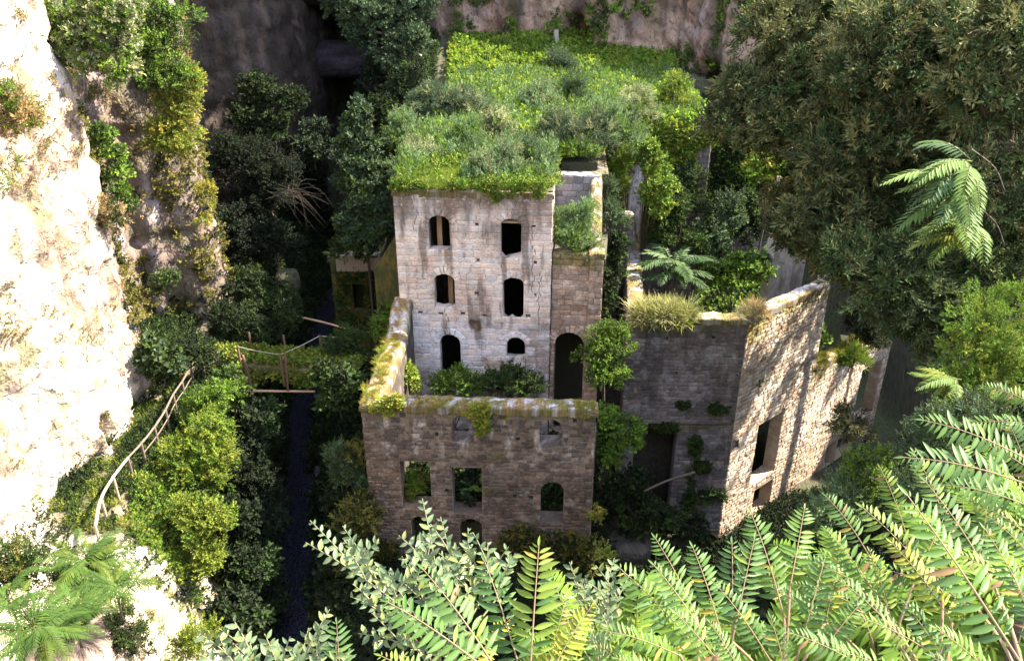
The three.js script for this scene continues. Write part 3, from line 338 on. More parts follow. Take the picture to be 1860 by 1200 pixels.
wall(hall, { name: 'slanting_wall', frame: FS, seed: 'slant', top: topS, thick: 0.75, face: faceSun, rowH: 0.25, len: 0.44, gap: 0.026, proud: 0.03, res: 512, missing: (s, h) => 0.03, openings: [win(FS, [1372, 765, 1412, 862], { arch: 0, rag: 0.1 }), win(FS, [1367, 884, 1396, 945], { arch: 0, rag: 0.1 }), ...[[1372, 608], [1403, 672], [1385, 690], [1435, 785], [1354, 828], [1470, 620]].map(([x, y]) => hole(FS, x, y, 0.15, 0.2))] });
{ const f = wallFrame(back(h0, 12), h0, 5); f.at(0, 0); const f2 = wallFrame([7.1, -51.4], h0, 5); wall(hall, { name: 'side_wall', frame: f2, seed: 'hs', top: (s) => 10.7 + smooth(2.6, 0.8, s) * 5.2, thick: 0.8, face: faceHall, rowH: 0.28, len: 0.5, res: 128, weight: 0.15 }); wallTop(hall, f2, (s) => 10.7 + smooth(2.6, 0.8, s) * 5.2, 0.8, 33, [LILAC, OCHRE, MOSS], 0.08, 0.12); }
{ const f = wallFrame(h2, [19.6, -49.5], 4); wall(hall, { name: 'end_wall', frame: f, seed: 'he', top: (s) => 11.4, thick: 0.7, face: faceHall, blocks: false, res: 128 }); }
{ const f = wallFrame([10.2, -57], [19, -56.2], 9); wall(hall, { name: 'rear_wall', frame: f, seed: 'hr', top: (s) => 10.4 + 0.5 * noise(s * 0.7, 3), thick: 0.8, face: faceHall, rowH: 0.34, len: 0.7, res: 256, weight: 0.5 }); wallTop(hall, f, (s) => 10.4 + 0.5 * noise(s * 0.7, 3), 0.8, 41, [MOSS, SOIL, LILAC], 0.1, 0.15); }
layStones(hall);
wallTop(hall, FH, topH, 0.7, 35, [LICHEN, MOSS, OCHRE], 0.1, 0.14); wallTop(hall, FS, topS, 0.75, 37, [OCHRE, LILAC, MOSS], 0.08, 0.14);
fill('hall_floor', 'overgrown earth floor inside the large roofless ruin', [[6.8, -40.2], [11.8, -40.1], [17, -44.6], [18.8, -56], [7.4, -56.4]], 11, 3);
{ const f = wallFrame([14.9, -46.3], [16.9, -46.6], 8), st = thing('pier_stump', 'tall whitish weathered stone pier rising behind the slanting wall', 'pier', V(15.8, 8, -46.5)); wall(st, { name: 'pier_body', frame: f, seed: 'pier', top: (s) => 12.6 + 0.6 * noise(s * 1.6, 3) - 0.5 * s, thick: 1.0, face: (s, h) => { const q = fbm(s * 1.6, h * 0.35, 402, 4), n = fbm(s * 5, h * 3, 410, 3); const b = 0.4 + n * 0.25; return mix3([b, b * 0.94, b * 0.88], [0.15, 0.12, 0.1], smooth(0, 0.25, q) * 0.7); }, blocks: false, ragged: 0.3, res: 256 }); wallTop(st, f, (s) => 12.6 + 0.6 * noise(s * 1.6, 3) - 0.5 * s, 1.0, 44, [SOIL, LICHEN, MOSS], 0.06, 0.12); }
// ---------------- low ruin beyond the slanting wall
{ const F = wallFrame([17.35, -43.75], [24.3, -49.4], 1.5), lo = thing('low_ruin', 'low sunlit ruin with doorways and a mossy top, right of the slanting wall', 'ruin', V(20, 2, -44.5)), top = table([[0, 8.9], [1.2, 8.5], [2.4, 8.6], [3.4, 8.3], [8.9, 7.4]]);
  wall(lo, { name: 'front_wall', frame: F, seed: 'low', top, thick: 0.7, face: faceSun, rowH: 0.26, len: 0.46, res: 384, ragged: 0.2, openings: [win(F, [1559, 668, 1591, 752], { arch: 0, rag: 0.15 }), win(F, [1497, 800, 1546, 888], { arch: 0, rag: 0.2 })] }); layStones(lo); wallTop(lo, F, top, 0.7, 51, [OCHRE, MOSS, LICHEN], 0.1, 0.2); 
  const f = wallFrame([21.4, -50.5], [20.4, -46.6], 1.5); wall(lo, { name: 'cross_wall', frame: f, seed: 'lowc', top: 7.4, thick: 0.5, face: faceSun, blocks: false, res: 128 }); }
// ---------------- terrace behind, right of the mill roof: retaining walls and fill
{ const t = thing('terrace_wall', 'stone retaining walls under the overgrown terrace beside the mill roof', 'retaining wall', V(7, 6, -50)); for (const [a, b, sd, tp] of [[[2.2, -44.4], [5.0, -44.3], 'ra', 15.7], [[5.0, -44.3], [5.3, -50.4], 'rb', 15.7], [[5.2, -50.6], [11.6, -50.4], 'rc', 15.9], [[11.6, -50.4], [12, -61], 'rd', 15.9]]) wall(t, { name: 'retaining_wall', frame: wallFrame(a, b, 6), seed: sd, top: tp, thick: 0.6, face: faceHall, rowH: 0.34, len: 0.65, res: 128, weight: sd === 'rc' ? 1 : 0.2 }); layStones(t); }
fill('terrace_ground', 'earth terrace level with the mill roof', [[2.6, -44.9], [4.5, -44.9], [4.8, -51.1], [11.1, -50.9], [11.5, -66], [-4, -66], [-4, -62], [2.6, -62]], 22.1, 4);
{ const f = wallFrame([4.6, -47], [7.0, -47.6], 9), t = thing('alley_wall', 'small shadowed cross wall with a pale lilac ledge between mill and hall', 'wall', V(5.8, 9, -47)); wall(t, { name: 'wall_face', frame: f, seed: 'al', top: 9.2, thick: 0.6, face: faceHall, rowH: 0.3, len: 0.5, res: 128 }); layStones(t); wallTop(t, f, 9.2, 0.6, 61, [LILAC, LILAC, MOSS], 0.05, 0.1); }
// mossy buttress at the mill's left foot, and the little ruin beyond it
{ const f = wallFrame([-7.3, -42.6], [-5.7, -42.4], 4), t = thing('mossy_buttress', 'moss covered buttress against the left flank of the mill', 'buttress', V(-6.5, 4, -42.5)), mossFace = (s, h) => { const n = fbm(s * 1.5, h * 0.8, 502, 4), q = fbm(s * 6, h * 6, 506, 3); return mix3([0.12, 0.10, 0.02], [0.05, 0.06, 0.015], smooth(-0.15, 0.2, n)).map(x => x * (1 + q)); }; wall(t, { name: 'buttress_body', frame: f, seed: 'but', top: (s) => 13 + s * 1.6, thick: 1.4, face: mossFace, blocks: false, res: 128 }); 
  const F = wallFrame(atZ(612, 600, -50).setY(0).toArray().filter((_, i) => i !== 1), [atZ(697, 600, -50).x, -50], 7), c = thing('mill_hut', 'little mossy ruin with a black doorway and pale concrete lintel beside the stream', 'hut', V(-9, 7, -50)); wall(c, { name: 'front_wall', frame: F, seed: 'hut', top: 7.2, thick: 0.5, face: mossFace, blocks: false, res: 128, openings: [win(F, [641, 516, 665, 565], { arch: 0 })] }); 
  const [s0, hh] = F.px(612, 474), lin = part('lintel', new THREE.BoxGeometry(F.px(692, 474)[0] - s0, 1.05, 0.7), new THREE.MeshStandardMaterial({ color: new THREE.Color().setRGB(0.3, 0.25, 0.2), bumpMap: stoneBump, bumpScale: 0.03, roughness: 0.95 }), c); lin.position.copy(F.at((F.px(692, 474)[0] + s0) / 2, hh, 0.05)).sub(c.position);
  const rf = part('roof', new THREE.BoxGeometry(F.L + 0.3, 0.3, 3.2), new THREE.MeshStandardMaterial({ color: new THREE.Color().setRGB(0.07, 0.075, 0.025), roughness: 1 }), c); rf.position.copy(F.at(F.L / 2, 7.35, -1.6)).sub(c.position); for (const s of [0.25, F.L - 0.25]) { const w = part('side_wall', new THREE.BoxGeometry(0.5, 7.2, 2.6), rf.material, c); w.position.copy(F.at(s, 3.6, -1.85)).sub(c.position); } const bw = part('rear_wall', new THREE.BoxGeometry(F.L, 7.2, 0.4), rf.material, c); bw.position.copy(F.at(F.L / 2, 3.6, -3.1)).sub(c.position); }
// fallen rocks in the black recess under the hall, and single boulders
rock('cave_rock', 'dark rugged rock face in the recess under the grey front wall', 'rock', V(7.6, 5.4, -43.2), [3.4, 4.4, 1.6], 71, tuff(0.13), 4, 'structure');  // rock tone lowered so the recess looks deeply shaded
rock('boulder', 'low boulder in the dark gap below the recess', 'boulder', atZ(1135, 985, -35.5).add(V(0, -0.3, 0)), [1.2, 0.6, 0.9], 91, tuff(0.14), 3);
rock('boulder', 'brown weathered boulder between the ferns at the bottom left', 'boulder', atD(140, 1165, 24).add(V(0, -0.6, 0)), [1.3, 0.9, 1.2], 101, (x, y, z) => { const n = fbm(x * 2, y * 2, z * 2, 4), k = 0.75 + n; return [0.34 * k, 0.26 * k, 0.22 * k]; }, 4);
// ---------------------------------------------------------------- vegetation
const G = { dark: [0.011, 0.022, 0.005], mid: [0.034, 0.062, 0.011], bright: [0.085, 0.15, 0.014], lime: [0.14, 0.18, 0.02], blue: [0.055, 0.088, 0.042], mug: [0.115, 0.18, 0.075], pale: [0.19, 0.21, 0.10], olive: [0.088, 0.098, 0.036], deep: [0.008, 0.016, 0.005], dry: [0.28, 0.21, 0.10], moss: [0.11, 0.105, 0.02], gold: [0.22, 0.20, 0.03] };  // dark and deep are leaf tones lowered to stand in for gorge shade
// one plant: lobes are [x, y, radius] of the photograph at depth d; root is where it grows
function plant(name, label, cat, lobes, o) {
  const r = rng(label), d = o.d, size = o.size || 1, Ls = lobes.map(([x, y, R, dd = 0, flat = 1]) => ({ c: atD(x, y, d + dd), r: R / FOCAL * (d + dd), flat })), cen = Ls.reduce((a, l) => a.add(l.c), V(0, 0, 0)).divideScalar(Ls.length), low = Math.min(...Ls.map(l => l.c.y - l.r));
  const root = o.root || V(cen.x + (o.ro ? o.ro[0] : 0), o.ro ? cen.y + o.ro[1] : Math.max(landY(cen.x, cen.z) - 0.1, low - 0.5), cen.z + (o.ro ? o.ro[2] : 0));
  const t = thing(name, label, cat, root, o.group), items = []; const lump = [];
  for (const l of Ls) { if (l.r < 0.35) { lump.push(l); continue; } const m = o.lumps || 5; lump.push({ ...l, r: l.r * 0.72 }); for (let i = 0; i < m; i++) { const v = dirRand(r); if (v.y < -0.3) v.y *= -0.6; lump.push({ c: l.c.clone().addScaledVector(v, l.r * (0.5 + 0.3 * r())), r: l.r * (0.3 + 0.22 * r()), flat: l.flat }); } }
  for (const l of lump) { const c = l.c.clone().sub(root), n = Math.ceil((o.dens || 1) * Math.max(8, l.r * l.r * 58 / (size * size))), lt = 1 + (r() - 0.5) * 0.5;
    const shoots = [...Array(Math.max(4, Math.round(l.r * 7)))].map(() => { const q = dirRand(r); q.y = q.y * 0.8 + 0.15; return q.normalize(); });
    for (let i = 0; i < n; i++) { if (r() < (o.shaggy ?? 0.4)) { const q = shoots[Math.floor(r() * shoots.length)], k = l.r * (0.6 + 0.85 * r()), p = c.clone().addScaledVector(q, k).add(V((r() - 0.5), (r() - 0.5), (r() - 0.5)).multiplyScalar(0.28 * Math.min(1, l.r))); p.y -= 0.12 * k * k / Math.max(l.r, 0.3); items.push({ p, dir: q.clone().multiplyScalar(1).add(V((r() - 0.5) * 0.8, 0.15, (r() - 0.5) * 0.8)), s: size * (0.55 + r() * 0.5), c: vary(o.col2 && r() < (o.mixin || 0.3) ? o.col2 : o.col, r, o.vary || 0.3).map(x => x * lt), sy: o.sy }); continue; }
      const v = dirRand(r), k = l.r * (0.5 + 0.5 * Math.pow(r(), 0.6)) * (1 + 0.45 * fbm(v.x * 1.7 + c.x, v.y * 1.7 + c.y, v.z * 1.7, 2)); const p = c.clone().addScaledVector(v, k); p.z += (l.flat - 1) * v.z * k; const dir = v.clone().multiplyScalar(0.75).add(V((r() - 0.5) * 0.7, (o.up ?? 0.5) + (r() - 0.5) * 0.4, (r() - 0.5) * 0.7)); const base = o.col2 && r() < (o.mixin || 0.3) ? o.col2 : o.col; const cc = vary(base, r, o.vary || 0.3); items.push({ p, dir, s: size * (0.7 + r() * 0.55), c: cc.map(x => x * lt), sy: o.sy }); } }
  const stems = []; const br = o.stem || Math.max(0.025, Math.sqrt(Ls.length) * 0.03 * size), hub = cen.clone().sub(root).multiplyScalar(o.trunk ? 0.85 : 0.35);
  stems.push(tube([V(0, -0.15, 0), hub.clone().multiplyScalar(0.5).add(V((r() - 0.5) * 0.4, 0, (r() - 0.5) * 0.4)), hub], br * (o.trunk ? 1.2 : 0.8), br * 0.8, 7, 0, 0.25, r() * 9));
  for (const l of Ls) { const c = l.c.clone().sub(root), mid = hub.clone().lerp(c, 0.5).add(V((r() - 0.5) * 0.3, 0.2 * l.r, (r() - 0.5) * 0.3)); stems.push(tube([hub, mid, c], br * 0.6, br * 0.3, 5, 0, 0.2, r() * 9)); for (let i = 0; i < (o.twigs ?? 3); i++) { const v = dirRand(r); v.y = Math.abs(v.y) * 0.6; stems.push(tube([hub.clone().lerp(c, 0.8 + r() * 0.2), c.clone().addScaledVector(v, l.r * 0.5).add(V(0, 0.05, 0)), c.clone().addScaledVector(v, l.r * 0.95)], br * 0.3, br * 0.1, 4)); } }
  part(o.trunk ? 'trunk' : 'stem', mergeGeometries(stems), o.bark || barkMat, t);
  instances(o.trunk ? 'crown' : 'foliage', o.kind || 'small', items, t, r, o.mat || leafMat); return t;
}
const bush = (label, lobes, o) => plant(o.name || 'shrub', label, o.cat || 'shrub', lobes, o);
// --- ground cover: one mass each
function cover(name, label, cat, n, sample, o) { const r = rng(name + label), items = []; for (let i = 0; i < n * 4 && items.length < n; i++) { const q = sample(r); if (!q) continue; const [p, nn] = q; items.push({ p: p.addScaledVector(nn, 0.04), dir: nn.clone().multiplyScalar(0.6).add(V((r() - 0.5) * 1.1, 0.45, (r() - 0.5) * 1.1)), s: (o.size || 1) * (0.55 + r() * 0.75), c: vary(o.col2 && r() < (o.mixin ?? 0.3) ? o.col2 : o.col, r, 0.35), sy: o.sy }); } const h = new THREE.Group(); const im = instances(numbered(name), o.kind || 'small', items, scene, r, o.mat || leafMat); tag(im, label, cat, null, 'stuff'); return im; }
const onLand = (x0, x1, z0, z1, keep) => (r) => { const x = lerp(x0, x1, r()), z = lerp(z0, z1, r()), y = landY(x, z); if (!keep(x, y, z, r)) return null; const e = 0.4, n = V(landY(x - e, z) - landY(x + e, z), 2 * e, landY(x, z - e) - landY(x, z + e)).normalize(); return [V(x, y, z), n]; };
const offWater = (x, z) => Math.abs(x - streamX(z)) > 0.95 + 0.5 * noise(z * 0.9, x > streamX(z) ? 4 : 9);
const rockyEnd = (x, y, z) => smooth(-31, -28, z) * (x < -9 && y > 4.5 ? 1 : 0);
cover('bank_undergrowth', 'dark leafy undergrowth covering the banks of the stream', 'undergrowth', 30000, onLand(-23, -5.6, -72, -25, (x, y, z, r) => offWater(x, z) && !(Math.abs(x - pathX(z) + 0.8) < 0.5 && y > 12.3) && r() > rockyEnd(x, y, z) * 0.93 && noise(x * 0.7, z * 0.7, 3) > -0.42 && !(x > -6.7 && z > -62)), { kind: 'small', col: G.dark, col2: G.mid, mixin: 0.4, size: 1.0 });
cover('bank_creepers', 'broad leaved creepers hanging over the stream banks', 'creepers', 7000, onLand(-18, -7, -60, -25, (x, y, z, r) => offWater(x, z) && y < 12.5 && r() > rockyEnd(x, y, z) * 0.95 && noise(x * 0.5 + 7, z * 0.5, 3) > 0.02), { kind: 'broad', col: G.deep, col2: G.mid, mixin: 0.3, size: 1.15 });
cover('path_edge_plants', 'bright green plants along the outer edge of the cliff path', 'plants', 4200, onLand(-17, -11.8, -43, -26.5, (x, y, z, r) => y > 9 && x > pathX(z) + 0.75 && r() > smooth(-30.5, -28.5, z) * 0.85), { kind: 'small', col: G.bright, col2: G.lime, size: 0.95 });
cover('path_weeds', 'low weeds overgrowing the narrow path below the pale cliff', 'weeds', 1500, onLand(-19, -14.5, -41, -26.5, (x, y, z) => Math.abs(x - pathX(z) + 1.0) < 1.3 && noise(x * 0.9, z * 0.9, 5) > -0.15), { kind: 'small', col: G.mid, col2: G.lime, mixin: 0.4, size: 0.55 });
cover('rock_weeds', 'dry yellowish weeds on the sunlit rock bulge below the path', 'weeds', 800, onLand(-16.5, -9.5, -30, -21, (x, y, z) => y > 5 && noise(x * 1.2, z * 1.2, 31) > 0.05), { kind: 'small', col: G.lime, col2: G.dry, size: 0.5 });
cover('slope_undergrowth', 'shaded undergrowth on the ground before and beside the ruins', 'undergrowth', 15000, onLand(-9, 34, -58, -20, (x, y, z) => !(x > -6 && x < 5.8 && z < -38.5) && !(x > -6.6 && x < 3.8 && z < -31.2) && offWater(x, z) && z > (x < 11.9 ? -39.2 : x < 17.5 ? -39.1 - (x - 11.9) * 0.82 : -43.6)), { kind: 'small', col: G.dark, col2: G.deep, size: 1.15 });
const onBox = (x0, x1, z0, z1, y, keep = () => true) => (r) => { const x = lerp(x0, x1, r()), z = lerp(z0, z1, r()); return keep(x, z, r) ? [V(x, typeof y === 'function' ? y(x, z) : y, z), V(0, 1, 0)] : null; };
const fract = x => x - Math.floor(x);
const onMill = (x, z) => x > -5.5 + (-39.4 - z) * 0.07 && x < 1.9 + (-39 - z) * 0.07;
cover('roof_creeper', 'bright sunlit creeper covering the rear of the mill roof and terrace', 'creeper', 8500, onBox(-4.5, 12, -70, -47, (x, z) => Math.max(22.4, landY(x, z)) + 0.75 * Math.max(0, fbm(x * 0.55, z * 0.55, 6, 3) + 0.25) * (0.3 + 0.7 * fract(x * 91.7 + z * 37.3)) + 0.1, (x, z) => !(x < 4.5 && z > -62 && !onMill(x, z) && x < 2) && !(x > 4.6 && z > -50.4) && !(x > 11.6 && z > -66)), { kind: 'ivy', col: [0.10, 0.18, 0.014], col2: [0.16, 0.22, 0.02], mixin: 0.45, size: 1.25, mat: leaf(0.5, 1) });
cover('roof_herbs', 'mixed green herbs between the bushes on the mill roof', 'herbs', 4200, onBox(-5.6, 4.6, -56, -39.5, 22.5, (x, z, r) => (onMill(x, z) && !(z > -42.2 && x < -2.2 && x > -4.4 && r() < 0.9)) || (x > 2.2 && z < -44.6)), { kind: 'small', col: G.bright, col2: G.lime, mixin: 0.4, size: 1.0 });
cover('roof_weeds', 'ragged upright weeds of mixed greens all over the mill roof and terrace', 'weeds', 2600, onBox(-5.4, 11.4, -64, -39.6, (x, z) => 22.5 + 0.45 * Math.max(0, noise(x * 0.8, z * 0.8, 4)), (x, z, r) => (onMill(x, z) ? !(z > -42.4 && x < -2.2 && x > -4.4) : (x > 2.2 && z < -44.7 && !(x > 4.6 && z > -50.6))) && noise(x * 0.6, z * 0.6, 14) > -0.15), { kind: 'mug', col: G.bright, col2: G.mug, mixin: 0.6, size: 1.0, sy: 1.3 });
cover('roof_grass', 'short bright grass at the front edge of the mill roof', 'grass', 2200, onBox(-5.6, 0.5, -42.6, -39.3, 22.5, onMill), { kind: 'grass', col: G.lime, col2: G.bright, size: 0.42 });
cover('hall_undergrowth', 'bright green undergrowth on the floor of the large ruin', 'undergrowth', 4500, onBox(6.6, 18.5, -56, -40.3, 11.05, (x, z) => x > 6.4 + (-39.4 - z) * 0.1 && (x < 12 || z < -39.8 - (x - 12) * 0.85)), { kind: 'ivy', col: G.bright, col2: G.dark, mixin: 0.45, size: 1.5 });
cover('courtyard_undergrowth', 'dark leafy undergrowth inside the roofless block', 'undergrowth', 1600, onBox(-5.4, 3.2, -38.6, -32.6, 8.7), { kind: 'broad', col: G.dark, col2: G.mid, size: 1.2 });
// weeds on the cliffs: where the rock is rough
function weedsOn(mesh, label, n, keep, o) { const P = mesh.geometry.attributes.position, N = mesh.geometry.attributes.normal; cover('cliff_weeds', label, 'weeds', n, (r) => { const i = Math.floor(r() * P.count), p = V(P.getX(i), P.getY(i), P.getZ(i)); return keep(p, r) ? [p.add(V((r() - 0.5) * 0.2, (r() - 0.5) * 0.2, (r() - 0.5) * 0.2)), V(N.getX(i), N.getY(i), N.getZ(i))] : null; }, o); }
weedsOn(cliffLeft, 'tufts of weeds and dry plants scattered over the pale cliff', 6500, (p, r) => p.z < -16 && p.z > -54 && fbm(p.x * 0.35 + 5, p.y * 0.3, p.z * 0.35, 3) > 0.06 - 0.1 * smooth(22, 30, p.y), { kind: 'small', col: G.moss, col2: G.dry, mixin: 0.45, size: 0.5 });
weedsOn(cliffLeft, 'greener creepers on the shaded far end of the pale cliff', 5200, (p) => p.z < -37.5 && p.z > -52 && fbm(p.x * 0.5, p.y * 0.22, p.z * 0.5 + 9, 3) > 0.0, { kind: 'ivy', col: G.moss, col2: G.dark, size: 0.9 });
weedsOn(cliffDark, 'dark plants clinging to the foot of the shaded cliff', 3000, (p) => p.y < 16 + 5 * noise(p.x * 0.3, p.z * 0.3) && p.z > -72, { kind: 'broad', col: G.deep, col2: G.dark, size: 1.5 });
weedsOn(cliffBack, 'creepers draped in strands over the pinkish rear cliff', 5200, (p) => p.y < 34 && p.x > -8 && fbm(p.x * 0.4, p.y * 0.12, p.z * 0.4 + 3, 3) > 0.06 - 0.25 * smooth(25, 22, p.y), { kind: 'ivy', col: G.bright, col2: G.mid, mixin: 0.5, size: 1.25 });
// creepers on walls: patches are [x, y, radius x, radius y] of the photograph on the wall's face
function ivy(label, F, patches, n, o) { cover(o.name || 'wall_creeper', label, 'creeper', n, (r) => { const q = patches[Math.floor(r() * patches.length)], a = r() * 6.28, k = Math.sqrt(r()), [s, h] = F.px(q[0] + Math.cos(a) * k * q[2], q[1] + Math.sin(a) * k * q[3]); return s < -0.2 || s > F.L + 0.2 ? null : [F.at(s, h, 0.05), F.n.clone()]; }, o); }
ivy('yellowish creeper hanging over the middle of the brown block', FB, [[870, 745, 20, 14], [878, 765, 10, 22], [700, 735, 25, 14], [720, 728, 14, 10]], 130, { kind: 'ivy', col: G.lime, col2: G.gold, size: 0.7 });
ivy('grass and leaves overhanging the top edge of the mill front', FT, [[728, 334, 16, 12], [760, 336, 18, 5], [905, 344, 24, 20], [885, 336, 20, 10], [945, 338, 22, 12], [980, 342, 14, 16], [830, 334, 16, 4]], 260, { kind: 'small', col: G.bright, col2: G.lime, size: 0.7, name: 'overhanging_plants' });
ivy('creepers on the dark rock in the recess', wallFrame([5.8, -42.2], [9.4, -42.2], 1), [[1190, 800, 30, 20], [1230, 850, 18, 50], [1180, 880, 20, 40], [1225, 920, 24, 30], [1150, 860, 20, 60]], 420, { kind: 'ivy', col: G.dark, col2: G.mid, size: 1.0 });
ivy('mossy creepers at the foot of the brown block', FB, [[950, 990, 45, 40], [1020, 1000, 55, 36], [1070, 1010, 30, 40], [700, 1005, 24, 22], [850, 1010, 60, 18]], 900, { kind: 'small', col: G.moss, col2: G.dark, mixin: 0.4, size: 0.75 });
ivy('small plants rooted in the dark grey front wall', FH, [[1303, 742, 18, 10], [1240, 735, 12, 6], [1210, 775, 25, 8]], 130, { kind: 'ivy', col: G.mid, col2: G.dark, size: 0.6 });
ivy('plants on the lower grey wall beside the recess', FL, [[1275, 845, 14, 10], [1262, 810, 10, 18], [1290, 900, 40, 12], [1250, 900, 14, 50]], 220, { kind: 'ivy', col: G.mid, col2: G.dark, size: 0.7 });
{ const F = wallFrame([10.2, -57], [19, -56.2], 9); ivy('vines hanging down the rear wall of the large ruin', F, [[1260, 290, 14, 70], [1290, 340, 18, 40], [1320, 290, 30, 30], [1350, 300, 28, 28], [1265, 330, 16, 40], [1300, 265, 80, 14], [1240, 340, 30, 80], [1330, 340, 50, 40], [1280, 400, 70, 50], [1380, 330, 30, 50]], 2000, { kind: 'ivy', col: G.dark, col2: G.bright, size: 1.1 }); }
{ const F = wallFrame([5.2, -50.6], [11.6, -50.4], 6); ivy('bright vines spilling over the terrace wall edge', F, [[1230, 240, 40, 16], [1180, 250, 30, 20], [1260, 250, 30, 10], [1290, 240, 30, 12], [1120, 270, 30, 25], [1110, 300, 26, 50], [1150, 320, 26, 60], [1190, 310, 30, 60], [1240, 300, 24, 60], [1170, 380, 40, 50], [1120, 390, 22, 50]], 1700, { kind: 'ivy', col: G.lime, col2: G.bright, size: 1.2 }); }
{ const F = wallFrame(atZ(612, 600, -49.9).setY(0).toArray().filter((_, i) => i !== 1), [atZ(697, 600, -49.9).x, -49.9], 7); ivy('ivy over the little mossy ruin by the stream', F, [[650, 497, 42, 7], [625, 540, 12, 40], [680, 540, 10, 30], [640, 590, 30, 16]], 420, { kind: 'ivy', col: G.mid, col2: G.moss, size: 0.9 }); }
// --- grey-green bushes on the mill roof
const roofSpots = [[745, 240, 30, 'pale bush at the left edge of the mill roof, nearest its front corner'], [782, 195, 36, 'grey green bush on the left side of the mill roof'], [832, 258, 34, 'rounded grey green bush in the middle of the roof, behind the grass'], [858, 200, 38, 'large grey green bush in the middle of the mill roof'], [905, 235, 34, 'grey bush on the roof, right of the middle'], [905, 300, 36, 'leafy green bush spilling over the mill roof front edge'], [955, 285, 34, 'pale bush at the right front corner of the mill roof'], [985, 185, 32, 'tall grey bush on the right half of the mill roof'], [1030, 175, 34, 'dark green bush where the roof meets the terrace'], [770, 278, 22, 'low yellowish bush left of the roof grass'], [738, 300, 20, 'small bright bush at the left front corner of the roof'], [1062, 245, 36, 'bluish bush on the terrace beside the mill roof'], [1112, 232, 40, 'tall bluish bush in the middle of the terrace edge'], [1010, 240, 30, 'bright leafy bush at the right rear of the roof'], [1150, 200, 36, 'bright green bush on the terrace near the cliff']];
roofSpots.forEach(([x, y, R0, label], i) => { const R = R0 * 1.22; const base = atY(x, y + R * 0.7, 22.4), d = base.clone().sub(EYE).dot(V(0, -S_, -C_)); bush(label, [[x, y, R], [x - R * 0.75, y + R * 0.3, R * 0.5], [x + R * 0.7, y + R * 0.35, R * 0.55], [x + R * (i % 3 - 1) * 0.4, y - R * 0.6, R * 0.45]], { d, kind: i % 5 === 4 ? 'small' : 'mug', col: [G.mug, G.blue, G.mug, G.blue, G.pale][i % 5], col2: i % 2 ? G.pale : G.bright, mixin: 0.25, root: base, size: 0.74, up: 0.9, shaggy: 0.6, group: 'bushes on the mill roof' }); });
bush('yellow green shrub at the right end of the terrace, by the cliff', [[1235, 185, 34], [1200, 220, 34], [1255, 215, 26], [1225, 160, 24]], { d: 53, kind: 'small', col: G.lime, col2: G.bright, root: atY(1225, 225, 22.2), size: 1 });
bush('bluish fern like plant in the middle of the bright roof creeper', [[1015, 110, 24], [1030, 125, 18]], { d: 62, kind: 'mug', col: G.blue, root: atY(1018, 128, 23.2), size: 0.9 });
// --- pale cliff: shrubs
const ro = [-1.2, -0.6, -0.4], cg = 'shrubs on the pale cliff';
bush('large sunlit shrub overhanging the top of the pale cliff', [[105, 35, 52], [180, 45, 55], [95, 85, 30], [140, 95, 36], [215, 85, 30], [225, 25, 46], [60, 20, 24], [215, 125, 22]], { d: 35.5, kind: 'broad', col: G.bright, col2: G.pale, mixin: 0.5, ro, group: cg, size: 0.9 });
bush('green tree like shrub cascading down the right of the pale cliff', [[270, 30, 48], [300, 90, 46], [290, 145, 36], [320, 40, 34], [325, 140, 26], [255, 90, 30]], { d: 41, kind: 'small', col: G.mid, col2: G.bright, mixin: 0.5, ro, group: cg });
bush('yellow green shrub hanging lowest on the right edge of the pale cliff', [[315, 190, 36], [295, 235, 28], [335, 235, 28], [342, 180, 26], [325, 268, 20], [345, 145, 22], [285, 265, 16]], { d: 42, kind: 'small', col: G.lime, col2: G.gold, ro, group: cg });
bush('strip of ivy trailing down the middle of the pale cliff', [[192, 245, 18], [203, 280, 19], [214, 315, 20], [226, 350, 18], [238, 375, 13]], { d: 39.3, kind: 'ivy', col: G.bright, col2: G.mid, ro: [-0.6, 1, 0], group: cg, size: 0.9 });
bush('dry brownish shrub on the ledge of the pale cliff', [[180, 385, 26], [205, 400, 24], [160, 400, 16]], { d: 38.6, kind: 'narrow', col: G.dry, col2: G.mid, ro, group: cg, size: 0.7 });
bush('straw coloured bush at the left edge of the pale cliff top', [[20, 185, 32], [45, 215, 22], [10, 230, 24]], { d: 30, kind: 'narrow', col: G.dry, col2: G.lime, ro, group: cg, size: 0.7 });
bush('green tuft hanging on the left edge of the pale cliff', [[12, 175, 20], [25, 330, 18], [15, 300, 16]], { d: 29.5, kind: 'small', col: G.bright, col2: G.dry, ro, group: cg, size: 0.6 });
bush('small yellow shrub on the dark right rim of the pale cliff', [[372, 345, 16], [378, 375, 12], [366, 395, 12]], { d: 46, kind: 'small', col: G.gold, col2: G.lime, ro, group: cg, size: 0.7 });
bush('small clump of green low on the shaded end of the pale cliff', [[300, 505, 16], [290, 520, 12]], { d: 44, kind: 'ivy', col: G.mid, ro, group: cg, size: 0.8 });
